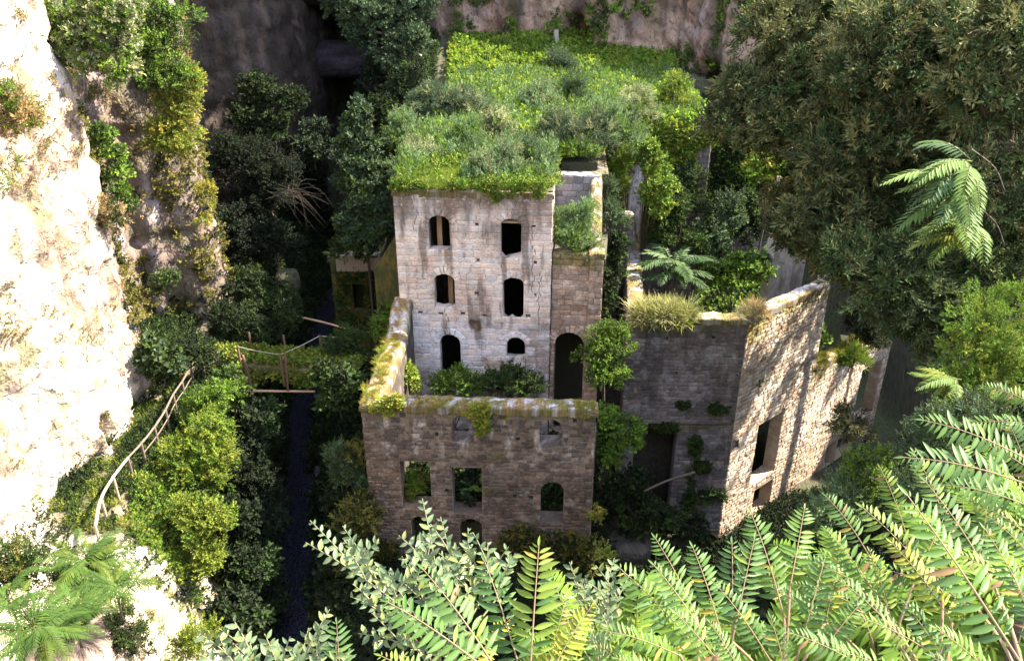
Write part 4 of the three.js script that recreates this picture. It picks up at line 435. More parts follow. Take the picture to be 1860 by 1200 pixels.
// --- left bank
const bg = 'bushes along the cliff path';
bush('big bright bush on the outer edge of the cliff path', [[372, 785, 40], [395, 825, 34], [330, 825, 38], [355, 855, 40], [295, 860, 30], [315, 885, 34], [392, 872, 28]], { d: 38.5, kind: 'small', col: G.bright, col2: G.lime, mixin: 0.5, group: bg });
bush('yellow green bush lower on the sunlit bank, below the big bright bush', [[345, 925, 28], [375, 940, 32], [362, 985, 26], [395, 950, 24], [380, 1020, 20]], { d: 36, kind: 'small', col: G.lime, col2: G.bright, group: bg });
bush('green bush beside the upper bend of the railed path', [[372, 735, 26], [392, 722, 24], [355, 755, 20]], { d: 40.5, kind: 'small', col: G.bright, col2: G.mid, group: bg });
bush('bushy green plant at the near end of the footbridge', [[415, 692, 22], [432, 715, 24], [405, 722, 22]], { d: 42.5, kind: 'ivy', col: G.mid, col2: G.bright, group: bg, size: 1.2 });
bush('large leaved dark plant at the cliff foot beside the path bend', [[283, 640, 26], [300, 665, 26], [270, 660, 18]], { d: 41.5, kind: 'big', col: G.mid, col2: G.blue, name: 'large_leaved_plant', cat: 'plant', size: 0.9 });
bush('round dark bush between cliff foot and footbridge', [[350, 632, 28], [372, 650, 20]], { d: 43.5, kind: 'small', col: G.dark, col2: G.mid, group: bg });
[[462, 765, 40, 44, 'dark shrub on the stream bank below the footbridge strut'], [448, 850, 46, 42, 'dark shrub half way down the left stream bank'], [462, 930, 46, 42, 'broad dark shrub beside the stream, level with the window row of the brown block'], [440, 1010, 50, 39, 'dark shrub on the lower left bank, below the yellow green bush'], [460, 1075, 44, 41, 'dark shrub at the water edge near the bottom'], [420, 930, 36, 39, 'small dark shrub under the sunlit bank'], [430, 1110, 40, 37, 'dark bush at the foot of the sunlit rock bulge']].forEach(([x, y, R, d, label], i) => bush(label, [[x, y, R], [x - R * 0.6, y + R * 0.4, R * 0.7], [x + R * 0.5, y + R * 0.5, R * 0.7]], { d, kind: i % 2 ? 'broad' : 'big', col: i % 3 ? G.dark : [0.022, 0.042, 0.009], col2: G.deep, size: i % 2 ? 1 : 0.75, group: 'dark shrubs on the stream bank' }));  // leaf tones lowered to paint the shade on this bank
bush('mossy green bush at the left edge, under the grey rock', [[20, 1010, 40], [45, 1040, 32], [10, 1060, 36], [60, 1000, 22]], { d: 24, kind: 'small', col: G.mid, col2: G.moss, size: 0.7, group: bg });
bush('tangled green shrub around the near end of the path railing', [[110, 1060, 30], [160, 1085, 26], [185, 1010, 18], [90, 1005, 20]], { d: 24.5, kind: 'small', col: G.mid, col2: G.bright, size: 0.6, group: bg });
bush('small leaved shrub on the bright rock at the bottom left', [[225, 1130, 28], [250, 1160, 30], [215, 1170, 26]], { d: 24, kind: 'small', col: G.mid, col2: G.dark, size: 0.55, dens: 0.7, group: bg });
bush('yellow green sprays at the foot of the sunlit bulge', [[350, 1165, 24], [375, 1150, 20], [330, 1185, 22]], { d: 27, kind: 'mug', col: G.lime, col2: G.bright, size: 0.6, group: bg });
// --- head of the ravine, leaf colours scaled down to paint its deep shade
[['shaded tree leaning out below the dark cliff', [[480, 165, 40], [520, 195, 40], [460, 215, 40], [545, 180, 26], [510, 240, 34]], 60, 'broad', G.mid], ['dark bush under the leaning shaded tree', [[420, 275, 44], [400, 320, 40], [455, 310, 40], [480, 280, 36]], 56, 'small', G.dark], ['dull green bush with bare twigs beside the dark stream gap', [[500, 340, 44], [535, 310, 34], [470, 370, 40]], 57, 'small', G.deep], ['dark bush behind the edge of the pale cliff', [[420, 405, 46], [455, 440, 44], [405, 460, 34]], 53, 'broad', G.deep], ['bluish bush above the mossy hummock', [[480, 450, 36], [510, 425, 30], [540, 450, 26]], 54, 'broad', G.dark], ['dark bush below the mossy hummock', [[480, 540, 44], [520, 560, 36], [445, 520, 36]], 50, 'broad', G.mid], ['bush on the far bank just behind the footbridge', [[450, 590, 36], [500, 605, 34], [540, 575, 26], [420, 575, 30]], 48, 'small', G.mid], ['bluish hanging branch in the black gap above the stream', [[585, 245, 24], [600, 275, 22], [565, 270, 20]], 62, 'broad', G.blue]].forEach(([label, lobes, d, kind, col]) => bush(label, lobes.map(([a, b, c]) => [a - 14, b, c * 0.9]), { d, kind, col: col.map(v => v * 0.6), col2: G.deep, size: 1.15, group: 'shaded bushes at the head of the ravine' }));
rock('mossy_rock', 'mossy hummock of rock with a dark hollow on the far bank', 'rock', atD(522, 515, 52), [0.6, 0.75, 0.7], 111, (x, y, z) => { const n = fbm(x * 2, y * 2, z * 2, 3); return mix3([0.03, 0.036, 0.008], [0.04, 0.035, 0.02], smooth(-0.1, 0.2, n)); }, 4);
plant('tree', 'blue green large leaved tree standing left of the tall mill', 'tree', [[650, 212, 24], [640, 250, 28], [668, 268, 26], [655, 300, 32], [640, 335, 28], [678, 340, 28], [660, 375, 34], [685, 410, 26], [640, 415, 28], [665, 440, 26]], { d: 51, kind: 'big', col: [0.042, 0.072, 0.032], col2: G.mid, trunk: true, stem: 0.09, root: V(-8.6, landY(-8.6, -49.6) - 0.1, -49.6), size: 0.7 });
plant('tree', 'pale leaved tree overhanging the top of the photo, left of the rear cliff', 'tree', [[640, 15, 40], [690, 35, 42], [740, 20, 44], [655, 62, 28], [705, 85, 34], [750, 70, 34], [720, 130, 30], [745, 150, 28], [610, 5, 24], [770, -10, 40]], { d: 62, kind: 'broad', col: [0.04, 0.068, 0.03], col2: G.blue, trunk: true, stem: 0.16, bark: paleBarkMat, root: atY(781, 112, 23.2), size: 1 });
bush('dark green bush on the slope left of the roof creeper', [[735, 165, 34], [720, 210, 34], [755, 125, 28], [700, 190, 26], [705, 245, 24]], { d: 59, kind: 'small', col: G.dark, col2: G.mid, size: 1.1 });
bush('dark bush on the slope behind the blue green tree', [[690, 130, 30], [680, 160, 26], [700, 100, 24]], { d: 63, kind: 'broad', col: G.deep, col2: G.dark });
bush('bright leafy shrub at the rear end of the block side wall', [[705, 580, 26], [722, 598, 22], [690, 600, 18], [715, 565, 18]], { d: 45, kind: 'small', col: G.bright, col2: G.mid, size: 0.8 });
bush('green shrub on top of the little mossy ruin', [[640, 440, 28], [670, 452, 24], [620, 452, 20]], { d: 52, kind: 'small', col: G.mid, col2: G.dark, root: atD(650, 462, 52) });
bush('large leaved shrub beside the stream, left of the brown block', [[615, 690, 30], [635, 705, 26], [610, 728, 24], [592, 675, 16]], { d: 42, kind: 'big', col: G.mid, col2: G.dark, size: 0.7 });
bush('shaded bush between the stream and the footbridge end', [[615, 635, 26], [645, 655, 20], [635, 610, 18]], { d: 45, kind: 'small', col: G.mid, col2: G.dark });
bush('arching bluish shrub on the right bank near the brown block', [[612, 825, 18], [632, 845, 22], [650, 870, 22], [620, 860, 18]], { d: 40, kind: 'mug', col: G.blue, col2: G.mid, size: 0.8 });
[[632, 900, 30, 41, 'dark bush on the right bank, below the arching shrub'], [650, 930, 34, 39, 'mossy bush against the lower left corner of the brown block'], [625, 1000, 34, 41, 'dark bush at the right water edge'], [640, 1000, 36, 39, 'olive green bush below the corner of the brown block'], [632, 1090, 40, 39, 'dark bush low on the right bank near the bottom'], [655, 820, 20, 40, 'slim dark bush along the left edge of the brown block']].forEach(([x, y, R, d, label], i) => bush(label, [[x, y, R], [x - R * 0.4, y + R * 0.5, R * 0.7], [x + R * 0.4, y + R * 0.4, R * 0.7]], { d, kind: i % 2 ? 'small' : 'broad', col: i % 2 ? G.moss : G.dark, col2: G.dark, group: 'shrubs on the right bank' }));
// --- between and inside the ruins
bush('leafy green tree growing in the gap between arch and grey front', [[1085, 615, 30], [1110, 640, 34], [1075, 650, 28], [1105, 675, 28], [1120, 605, 20], [1090, 690, 20]], { d: 42.6, kind: 'small', col: G.bright, col2: G.mid, name: 'tree', cat: 'tree', trunk: true, root: V(4.9, 6, -38.4) });
bush('grey green bush growing on top of the annex wall', [[1030, 430, 30], [1058, 440, 30], [1012, 405, 20], [1045, 400, 24], [1068, 380, 16], [1072, 455, 18]], { d: 42.7, kind: 'mug', col: G.mug, col2: G.bright, root: V(3.0, 19.4, -39.4), size: 0.7 });
bush('bright hanging shrub beside the right corner of the brown block', [[1120, 775, 30], [1105, 800, 28], [1135, 800, 24], [1110, 825, 22], [1098, 755, 20], [1145, 785, 18]], { d: 41, kind: 'ivy', col: G.bright, col2: G.mid, root: V(4.6, 7, -36.5), size: 1.2 });
bush('small yellow plant rooted in the right edge of the brown block', [[1088, 928, 12], [1080, 935, 9]], { d: 38.6, kind: 'ivy', col: G.gold, col2: G.lime, root: atD(1082, 934, 38.9), size: 0.6 });
bush('bright plant at the lower right corner of the brown block', [[1094, 1000, 14], [1100, 1015, 12]], { d: 38, kind: 'ivy', col: G.lime, col2: G.gold, size: 0.7 });
bush('green bush at the mill foot, inside the roofless block', [[930, 692, 34], [965, 700, 26], [900, 698, 24]], { d: 44.5, kind: 'small', col: G.mid, col2: G.dark, root: V(-0.3, 8.6, -38) });
bush('green bush below the arched doorway of the mill', [[825, 690, 26], [850, 702, 20], [805, 700, 16]], { d: 44.5, kind: 'small', col: G.bright, col2: G.mid, root: V(-3, 8.6, -38) });
bush('bright slender plant beside the block side wall', [[742, 685, 16], [748, 700, 12], [738, 670, 11]], { d: 43, kind: 'ivy', col: G.lime, col2: G.bright, root: V(-5.1, 8.6, -36.5), size: 0.8 });
bush('green plant filling the left square window of the brown block', [[757, 875, 18], [750, 892, 16]], { d: 40.5, kind: 'small', col: G.bright, col2: G.moss, root: V(-4.4, 8.6, -33.8), size: 0.8 });
bush('dark plant behind the right square window of the brown block', [[845, 890, 22], [860, 875, 18]], { d: 41, kind: 'big', col: G.dark, col2: G.blue, root: V(-2.2, 8.6, -34), size: 0.6 });
[['dark leafy bush in the middle of the large ruin', [[1290, 415, 38], [1325, 395, 36], [1270, 440, 32], [1300, 460, 34]], 54, 'broad', G.blue], ['bluish bush against the rear wall of the large ruin', [[1340, 375, 32], [1370, 390, 28], [1355, 420, 28]], 57, 'broad', G.dark], ['green bush behind the side wall of the large ruin', [[1225, 400, 30], [1250, 385, 28], [1215, 430, 24]], 55, 'small', G.mid], ['dark bush between the side wall and the terrace wall', [[1215, 400, 24], [1225, 370, 28], [1255, 440, 24], [1205, 430, 16]], 50.5, 'broad', G.mid], ['leafy bush before the grey terrace wall inside the large ruin', [[1230, 350, 28], [1255, 320, 26], [1205, 330, 22], [1265, 370, 24]], 51.5, 'small', G.dark], ['bright low bush at the right of the large ruin floor', [[1340, 490, 30], [1375, 485, 26], [1310, 505, 24], [1290, 490, 22]], 50.5, 'ivy', G.bright]].forEach(([label, lobes, d, kind, col]) => bush(label, lobes, { d, kind, col, col2: G.mid, root: (() => { const p = atD(lobes[0][0], lobes[0][1], d); p.y = 11; return p; })(), group: 'bushes inside the large ruin' }));
bush('layered light green plant climbing beside the terrace corner', [[1190, 300, 22], [1205, 335, 22], [1185, 350, 20], [1200, 375, 18], [1180, 275, 18]], { d: 48.5, kind: 'ivy', col: G.bright, col2: G.lime, root: V(7.6, 12, -49.6), size: 1.2 });
bush('feathery bright plant at the far end of the hall side wall', [[1135, 300, 15], [1125, 335, 15], [1140, 275, 14]], { d: 49.5, kind: 'mug', col: G.bright, col2: G.lime, root: V(6.8, 15.6, -48.8), size: 0.7 });
bush('spiky blue green plants in the alley beside the annex', [[1105, 345, 16], [1110, 375, 18], [1095, 400, 18], [1120, 395, 16]], { d: 46, kind: 'mug', col: G.blue, col2: G.mid, root: V(5.2, 16, -46), size: 0.7 });
bush('dark creepers at the foot of the recess between block and hall', [[1150, 880, 28], [1180, 930, 30], [1130, 900, 22], [1220, 950, 28], [1150, 960, 24], [1260, 960, 24], [1100, 880, 16]], { d: 46, kind: 'ivy', col: G.dark, col2: G.mid, size: 1.2 });
bush('dark bush deep in the alley between mill and hall', [[1105, 480, 26], [1110, 520, 24], [1100, 555, 22], [1120, 450, 18]], { d: 47, kind: 'broad', col: G.dark, col2: G.mid, root: V(5.3, 7, -44.5) });
bush('pale leaved plant hanging from the ledge behind the annex', [[1040, 315, 16], [1060, 318, 16], [1020, 315, 12]], { d: 47, kind: 'ivy', col: G.pale, col2: G.lime, root: atD(1045, 325, 47.5), size: 0.8 });
bush('yellow green bush at the top of the rear wall, under the big tree', [[1390, 295, 30], [1415, 310, 26], [1375, 315, 22], [1405, 275, 22]], { d: 50, kind: 'ivy', col: G.bright, col2: G.gold, root: V(15.5, 14, -50.5), size: 1.2 });
bush('dark creeping bush in the cleft of the rear cliff', [[1275, 190, 26], [1285, 160, 20], [1290, 215, 20]], { d: 63, kind: 'big', col: G.dark, col2: G.mid, ro: [0.5, -1, -1], size: 0.9 });
bush('bright plant on the mossy top of the low ruin', [[1545, 652, 18], [1560, 640, 14], [1530, 660, 12], [1570, 660, 14]], { d: 49, kind: 'mug', col: G.bright, col2: G.lime, root: atD(1545, 672, 49.4), size: 0.6, up: 1.2 });
bush('dark bush in the shade behind the slanting wall', [[1570, 590, 32], [1590, 620, 26], [1555, 570, 22]], { d: 53, kind: 'small', col: G.dark, col2: G.deep });
bush('sprawling leafy branch in front of the low ruin', [[1535, 755, 26], [1520, 775, 20], [1560, 785, 24]], { d: 40, kind: 'narrow', col: G.olive, col2: G.dark, dens: 0.45, size: 0.7 });
[[['bluish green shrub below the foot of the slanting wall'], [[1500, 925, 34], [1530, 900, 34], [1560, 930, 34], [1480, 955, 26]], 30, 'mug', G.mug], [['green shrub at the foot of the low ruin'], [[1590, 850, 44], [1620, 890, 44], [1560, 870, 30]], 30, 'small', G.bright], [['leafy shrub right of the low ruin, under the dark tree'], [[1680, 830, 44], [1700, 780, 40], [1660, 890, 44]], 27, 'mug', G.blue], [['dense bright green shrub on the right edge of the photo'], [[1790, 590, 60], [1830, 640, 56], [1760, 640, 46], [1800, 700, 56], [1840, 560, 40], [1740, 700, 40]], 21, 'mug', G.bright], [['green shrub beneath the dense bright shrub on the right'], [[1760, 760, 50], [1720, 790, 40], [1810, 790, 50]], 19, 'narrow', G.mid]].forEach(([[label], lobes, d, kind, col], i) => bush(label, lobes, { d, kind, col, col2: i === 3 ? G.lime : G.blue, size: i > 2 ? 0.55 : 0.75, dens: i > 2 ? 0.8 : 1, group: 'shrubs on the right slope' }));
// --- the big dark trees on the right
const trees = [
  ['great olive brown evergreen tree reaching furthest left over the ruins', [[1420, 60, 60], [1470, 130, 70], [1400, 160, 50], [1345, 190, 40], [1430, 240, 60], [1500, 210, 60], [1360, 225, 40], [1480, 20, 60], [1310, 225, 22], [1395, 20, 30], [1330, 160, 20]], 34, 1790, 420],
  ['dark evergreen tree hanging above the slanting wall', [[1470, 330, 50], [1530, 350, 60], [1440, 370, 36], [1500, 410, 50], [1560, 430, 54], [1520, 470, 40], [1460, 430, 34], [1600, 350, 54], [1580, 500, 44], [1425, 420, 16]], 36, 1800, 430],
  ['tall dark evergreen tree at the top right, behind the hanging fronds', [[1590, 60, 70], [1560, 150, 70], [1650, 160, 76], [1620, 250, 66], [1680, 60, 70], [1560, 260, 50], [1700, 240, 60], [1740, 130, 60]], 30, 1850, 420],
  ['evergreen tree with drooping crown right of the slanting wall', [[1540, 480, 40], [1600, 520, 50], [1650, 570, 46], [1690, 540, 54], [1740, 580, 54], [1720, 660, 44], [1780, 520, 56], [1660, 480, 50], [1740, 480, 54], [1830, 480, 56], [1830, 560, 50]], 29, 1860, 560, [0.07, 0.10, 0.035]],
  ['olive brown evergreen filling the middle of the dark crowns', [[1500, 290, 56], [1570, 310, 60], [1640, 330, 60], [1700, 350, 60], [1500, 440, 46], [1570, 420, 56], [1640, 420, 60], [1540, 390, 50], [1780, 400, 60], [1840, 440, 50], [1470, 400, 40]], 31, 1850, 480],
  ['evergreen tree filling the upper right corner', [[1790, 60, 76], [1840, 150, 70], [1780, 180, 60], [1840, 280, 56], [1850, 40, 60], [1850, 380, 50], [1760, 330, 40]], 26, 1900, 520],
  ['dark evergreen tree low on the right, above the low ruin', [[1650, 460, 62], [1700, 520, 56], [1640, 545, 46], [1690, 590, 50], [1740, 450, 56], [1720, 620, 40], [1790, 460, 44], [1719, 344, 80, 2.5], [1640, 470, 60, 2.5], [1790, 260, 80, 2.5], [1690, 420, 70, 2.5]], 40, 1840, 480, [0.06, 0.09, 0.03]],
];
for (const [label, lobes, d, rx, ry, tone = G.olive] of trees) { const c = atD(Math.max(rx, 1950), ry, d + 4), x = c.x, z = c.z; plant('evergreen_tree', label, 'tree', lobes.flatMap(([lx, ly, R]) => [[lx, ly, R * 1.12], [lx + R * 0.5, ly + R * 0.3, R * 0.9, 2.5]]), { d, kind: 'narrow', col: tone, col2: [0.028, 0.05, 0.014], mixin: 0.45, trunk: true, stem: 0.22, twigs: 5, root: V(x, landY(x, z) - 0.3, z), size: 1.15, dens: 1.05, mat: denseLeafMat, vary: 0.4, up: 0.3, group: 'dark evergreen trees on the right slope' }); }
// crowns that stand between the sun and the slanting wall; rim crowns are added, mostly outside the frame, to shade the gorge
for (const [label, x, y, z, R, n, dens, grp] of [['open crowned tree on the upper right slope', 25, 22.5, -45.2, 2.7, 8, 0.15], ['tall dark tree on the cliff rim above the tunnel mouth', -8, 38, -68, 5, 8, 1, 1], ['spreading dark tree on the rim above the shaded cliff', -21, 42, -66, 6, 8, 1, 1], ['dark tree on the rim between tunnel mouth and rear cliff', -3, 40, -71, 4.5, 6, 1, 1]]) { const r = rng(label), lobes = [...Array(n)].map(() => { const p = V(x + (r() - 0.5) * R * 1.6, y + (r() - 0.5) * R * 1.8, z + (r() - 0.5) * R * 1.2), d = p.clone().sub(EYE).dot(V(0, -S_, -C_)), q = p.clone().sub(EYE); return [930 + q.x / d * FOCAL, 600 - (q.y * C_ - q.z * S_) / d * FOCAL, R * 0.6 / d * FOCAL, d - 45]; }); plant('evergreen_tree', label, 'tree', lobes, { d: 45, kind: 'narrow', col: G.olive, col2: G.dark, trunk: true, stem: 0.2, root: V(x + 1, Math.max(y - 12, landY(x + 1, z) - 0.2), z), dens, group: grp ? 'unseen rim trees added to shade the gorge' : 'dark evergreen trees on the right slope', mat: denseLeafMat }); }
// ---------------------------------------------------------------- footbridge, railing, wires, poles
{
  const A = atY(388, 650, 13.2), B = atY(655, 672, 13.4), t = thing('footbridge', 'narrow mossy footbridge with rusty posts crossing the stream to the mill', 'footbridge', A.clone().lerp(B, 0.5).setY(12.6)), o = t.position, r = rng('bridge');
  const u = B.clone().sub(A), L = u.length(); u.normalize(); const n = V(-u.z, 0, u.x).normalize(), pos = [], idx = [], col = [], uv = [], N = 40, M = 8;
  for (let i = 0; i <= N; i++) for (let k = 0; k < M; k++) { const s = i / N, a = k / M * Math.PI * 2 + Math.PI / M, w = 0.72 + 0.1 * noise(s * 9, k), p = A.clone().addScaledVector(u, s * L).addScaledVector(n, Math.cos(a) * w * 1.2).add(V(0, Math.sin(a) * 0.42 * (1 + 0.3 * noise(s * 12, k, 3)) + 0.12 * Math.sin(s * Math.PI) - 0.1, 0)).sub(o); pos.push(p.x, p.y, p.z); uv.push(s * L / 2, k / 4); const q = smooth(-0.2, 0.3, noise(s * 8, k * 0.6)); col.push(...mix3([0.09, 0.09, 0.02], [0.13, 0.11, 0.06], q)); }
  for (let i = 0; i < N; i++) for (let k = 0; k < M; k++) { const a = i * M + k, b = i * M + (k + 1) % M; idx.push(a, b, a + M, b, b + M, a + M); }
  part('deck', geo(pos, idx, col, uv), capMat, t);
  const items = []; for (let i = 0; i < 1000; i++) { const s = r(), e = (r() - 0.5) * 2, hang = Math.abs(e) > 0.7 ? -r() * 0.75 : 0.35; items.push({ p: A.clone().addScaledVector(u, s * L).addScaledVector(n, e * 0.9).add(V(0, hang + 0.1 * Math.sin(s * 3.1), 0)).sub(o), dir: V((r() - 0.5), 0.8 + hang, e * 0.8), s: 0.5 + r() * 0.5, c: vary(r() < 0.6 ? [0.13, 0.14, 0.02] : G.bright, r) }); }
  instances('moss', 'ivy', items, t, r);
  const P = (x, y, off) => { const q = atY(x, y, 13.3); return q; };
  const rail = []; for (const [x, yb, yt] of [[438, 690, 637], [514, 705, 643], [585, 670, 648], [640, 672, 655]]) { const b = atY(x, yb - 20, 13.3), top = b.clone().add(V(0, 1.35, 0)); part('post', tube([b.clone().add(V(0, -0.5, 0)), top], 0.065, 0.055, 6, 3, 0.2).translate(-o.x, -o.y, -o.z), rustMat, t); rail.push(top.clone().add(V(0, -0.05, 0))); }
  for (const [x, y] of [[458, 645], [520, 650], [587, 652]]) { const b = atY(x, y, 13.3); part('post', tube([b, b.clone().add(V(0, 1.35, 0))], 0.065, 0.055, 6, 3, 0.2).translate(-o.x, -o.y, -o.z), rustMat, t); }
  for (let i = 0; i + 1 < rail.length; i++) part('rail_wire', tube([rail[i], rail[i].clone().lerp(rail[i + 1], 0.5).add(V(0, -0.05, 0)), rail[i + 1]].map(p => p.clone().sub(o)), 0.016, 0.016, 5, 8), wireMat, t);
  const z0 = atY(450, 690, 12.6).z + 0.9; part('beam', tube([atZ(448, 710, z0), atZ(572, 711, z0)].map(p => p.sub(o)), 0.07, 0.06, 7, 8, 0.2), timberMat, t);
  part('strut', tube([atZ(440, 645, z0), atZ(460, 720, z0), atZ(481, 835, z0)].map(p => p.sub(o)), 0.075, 0.06, 7, 10, 0.2), rustMat, t); part('strut', tube([atZ(517, 640, z0), atZ(523, 710, z0)].map(p => p.sub(o)), 0.06, 0.06, 7, 8, 0.2), rustMat, t);
}
{
  const railMat = new THREE.MeshStandardMaterial({ color: new THREE.Color().setRGB(0.11, 0.085, 0.065), bumpMap: barkBump, bumpScale: 0.01, roughness: 0.9 });
  const line = [[393, 637, 14.1], [366, 652, 14.1], [346, 668, 14.1], [330, 693, 14.1], [314, 716, 14.1], [300, 744, 14.1], [280, 775, 14.1], [256, 805, 14.1], [232, 831, 14.1], [205, 866, 14.1], [183, 905, 14.1], [172, 955, 14.1]].map(([x, y, h]) => atY(x, y, h)), o = line[5].clone().setY(13), t = thing('path_railing', 'rough pale wooden railing curving along the cliff path down to the bottom left', 'railing', o);
  part('handrail', tube(line.slice(0, 9).map(p => p.clone().sub(o)), 0.045, 0.05, 7, 50, 0.35), railMat, t); part('handrail', tube(line.slice(8).map(p => p.clone().sub(o)), 0.055, 0.07, 7, 20, 0.35), paleBarkMat, t); part('lower_rail', tube(line.slice(0, 8).map(p => p.clone().sub(o).add(V(0, -0.5, 0))), 0.03, 0.03, 6, 40, 0.3), railMat, t);
  line.forEach((p, i) => part('post', tube([V(p.x, Math.min(landY(p.x, p.z) - 0.2, p.y - 1.1), p.z), p.clone().add(V(0, 0.06, 0))].map(q => q.sub(o)), 0.06, 0.05, 6, 4, 0.25, i), i > 8 ? paleBarkMat : railMat, t));
}
{ const a = atZ(205, 800, -31.5), b = atZ(320, 612, -43.5), c = topMesh('cable', tube([a, a.clone().lerp(b, 0.5).add(V(0, -0.12, 0)), b], 0.02, 0.02, 5, 16), wireMat, 'thin pale cable slanting up across the foot of the pale cliff', 'cable'); }
{ topMesh('fallen_pole', tube([atD(536, 574, 50), atD(590, 586, 49), atD(642, 601, 48)], 0.07, 0.05, 6, 12, 0.2), timberMat, 'thin bare pole spanning the black gap above the footbridge', 'pole'); topMesh('fallen_branch', tube([atD(1262, 858, 45), atD(1215, 872, 44.5), atD(1170, 892, 44)], 0.08, 0.05, 6, 12, 0.3), barkMat, 'mossy fallen branch lying across the dark recess', 'branch'); }
{ const r = rng('twigs'), g = []; for (let i = 0; i < 34; i++) { const a = atD(480 + r() * 60, 330 + r() * 40, 56), b = atD(520 + r() * 90, 320 + r() * 100, 56 + r()), m = a.clone().lerp(b, 0.5).add(V(r() * 0.3, 0.4 + r() * 0.5, r() * 0.4)); g.push(tube([a, m, b], 0.011, 0.004, 4, 6)); } topMesh('bare_twigs', mergeGeometries(g), new THREE.MeshStandardMaterial({ color: new THREE.Color().setRGB(0.045, 0.036, 0.028), roughness: 1 }), 'tangle of bare dry twigs drooping beside the dark stream gap', 'twigs'); }
{ const o = atZ(1010, 78, -68.0), t = thing('stone_post', 'small whitewashed stone post standing at the foot of the rear cliff', 'post', o.clone().add(V(0, -1.6, 0))), m = new THREE.MeshStandardMaterial({ color: new THREE.Color().setRGB(0.27, 0.25, 0.22), bumpMap: stoneBump, bumpScale: 0.04, roughness: 0.95 }); for (const [k, w] of [[0, 0.5], [1, 0.42], [2, 0.46], [3, 0.36]]) { const b = part('stone_block', toCreasedNormals(new THREE.CylinderGeometry(w / 2, w / 2 * 1.08, 0.62, 9, 3), 0.6), m, t); b.position.y = 0.3 + k * 0.64; b.rotation.y = k; } }
{ const r = rng('stones'), items = [], g0 = new THREE.IcosahedronGeometry(0.2, 2), P = g0.attributes.position; for (let i = 0; i < P.count; i++) { const k = 1 + 0.35 * noise(P.getX(i) * 7, P.getY(i) * 7, P.getZ(i) * 7); P.setXYZ(i, P.getX(i) * k, P.getY(i) * k * 0.7, P.getZ(i) * k); } g0.computeVertexNormals(); g0.setAttribute('color', new THREE.Float32BufferAttribute(new Float32Array(P.count * 3).fill(1), 3)); for (let i = 0; i < 260; i++) { const z = -26 - r() * 40, e = (r() < 0.5 ? -1 : 1) * (0.95 + r() * 0.4), x = streamX(z) + e, k = 0.010 + r() * 0.03; items.push({ p: V(x, streamY(z) - 0.02 + 0.05 * Math.abs(e), z), dir: V((r() - 0.5) * 0.6, 1, (r() - 0.5) * 0.6), s: 0.4 + r() * r() * 1.1, c: [k, k * 0.95, k * 0.95] }); } tag(instances(numbered('stream_stones'), g0, items, scene, r, new THREE.MeshStandardMaterial({ vertexColors: true, roughness: 0.7 })), 'dark wet stones along the edges and bed of the stream', 'stones', null, 'stuff'); }
// dry grass along the wall tops
function topGrass(label, F, top, spots, n, col, col2, size) { cover('wall_grass', label, 'grass', n, (r) => { const [a, b] = spots[Math.floor(r() * spots.length)], s = lerp(a, b, r()); return [F.at(s, (typeof top === 'function' ? top(clamp(s, 0, F.L)) : top) + 0.04, -r() * 0.7 + 0.05), V(0, 1, 0.25)]; }, { kind: 'grass', col, col2, size }); }
topGrass('long dry pale grass on top of the grey front wall', FH, topH, [[0.5, 3.4], [0.6, 1.8], [1.6, 2.8]], 130, [0.26, 0.26, 0.11], G.lime, 1.35);
topGrass('brown dry stalks on the top of the slanting wall', FS, topS, [[0, 1.6], [0.4, 1.2]], 30, G.dry, G.pale, 1.0);
topGrass('mossy grass on the mossy top of the low ruin', wallFrame([17.35, -43.75], [24.3, -49.4], 1.5), 8.6, [[0, 5.8]], 130, G.gold, G.lime, 0.5);
topGrass('dry grass and weeds on the top of the brown block', FB, topB, [[0, 2.6], [2.2, 5], [9.2, 10]], 90, G.gold, G.lime, 0.35);
topGrass('yellow grass on the top of the block side wall', wallFrame(back(b0, 8.2), b0, 5), 10.6, [[0.5, 8]], 110, G.gold, G.lime, 0.45);
// ---------------------------------------------------------------- plants with long feathered leaves, at middle distance
function frondGeo(seed, pairs, W, arch, wide = 0.24) { const r = rng(seed), pos = [], idx = [], col = [], m = new THREE.Matrix4(), q = new THREE.Quaternion(); const at = t => V(0, arch * Math.sin(t * Math.PI * 0.85) - 0.25 * t * t, t); 
  const tb = tube([at(0), at(0.33), at(0.66), at(1)], 0.014, 0.005, 4, 8), tp = tb.attributes.position; for (let i = 0; i < tp.count; i++) { pos.push(tp.getX(i), tp.getY(i), tp.getZ(i)); col.push(1.1, 0.8, 0.7); } for (let i = 0; i < tb.index.count; i++) idx.push(tb.index.getX(i));
  for (let i = 0; i < pairs; i++) for (const s of [-1, 1]) { const t = 0.14 + 0.86 * i / (pairs - 1), p = at(t), len = W * (0.55 + 0.6 * Math.sin(Math.PI * Math.min(1, t * 0.8 + 0.18))) * (t > 0.85 ? lerp(1, 0.55, (t - 0.85) / 0.15) : 1), yaw = s * (1.15 - 0.45 * t + (r() - 0.5) * 0.15); q.setFromEuler(new THREE.Euler(0.25 + (r() - 0.5) * 0.25, yaw, 0, 'YXZ')); const k = 0.85 + r() * 0.3; m.compose(p, q, V(1, 1, 1)); leafShape(len, len * wide, 0.18, 0.18, 3, pos, idx, col, [k, k, k], m); }
  return geo(pos, idx, col); }
const FRONDS = [frondGeo('fa', 17, 0.22, 0.12), frondGeo('fb', 15, 0.23, 0.2), frondGeo('fc', 18, 0.2, 0.05)], FERNS = [frondGeo('ga', 24, 0.19, 0.14, 0.14), frondGeo('gb', 22, 0.2, 0.22, 0.14), frondGeo('gc', 25, 0.17, 0.06, 0.15)];
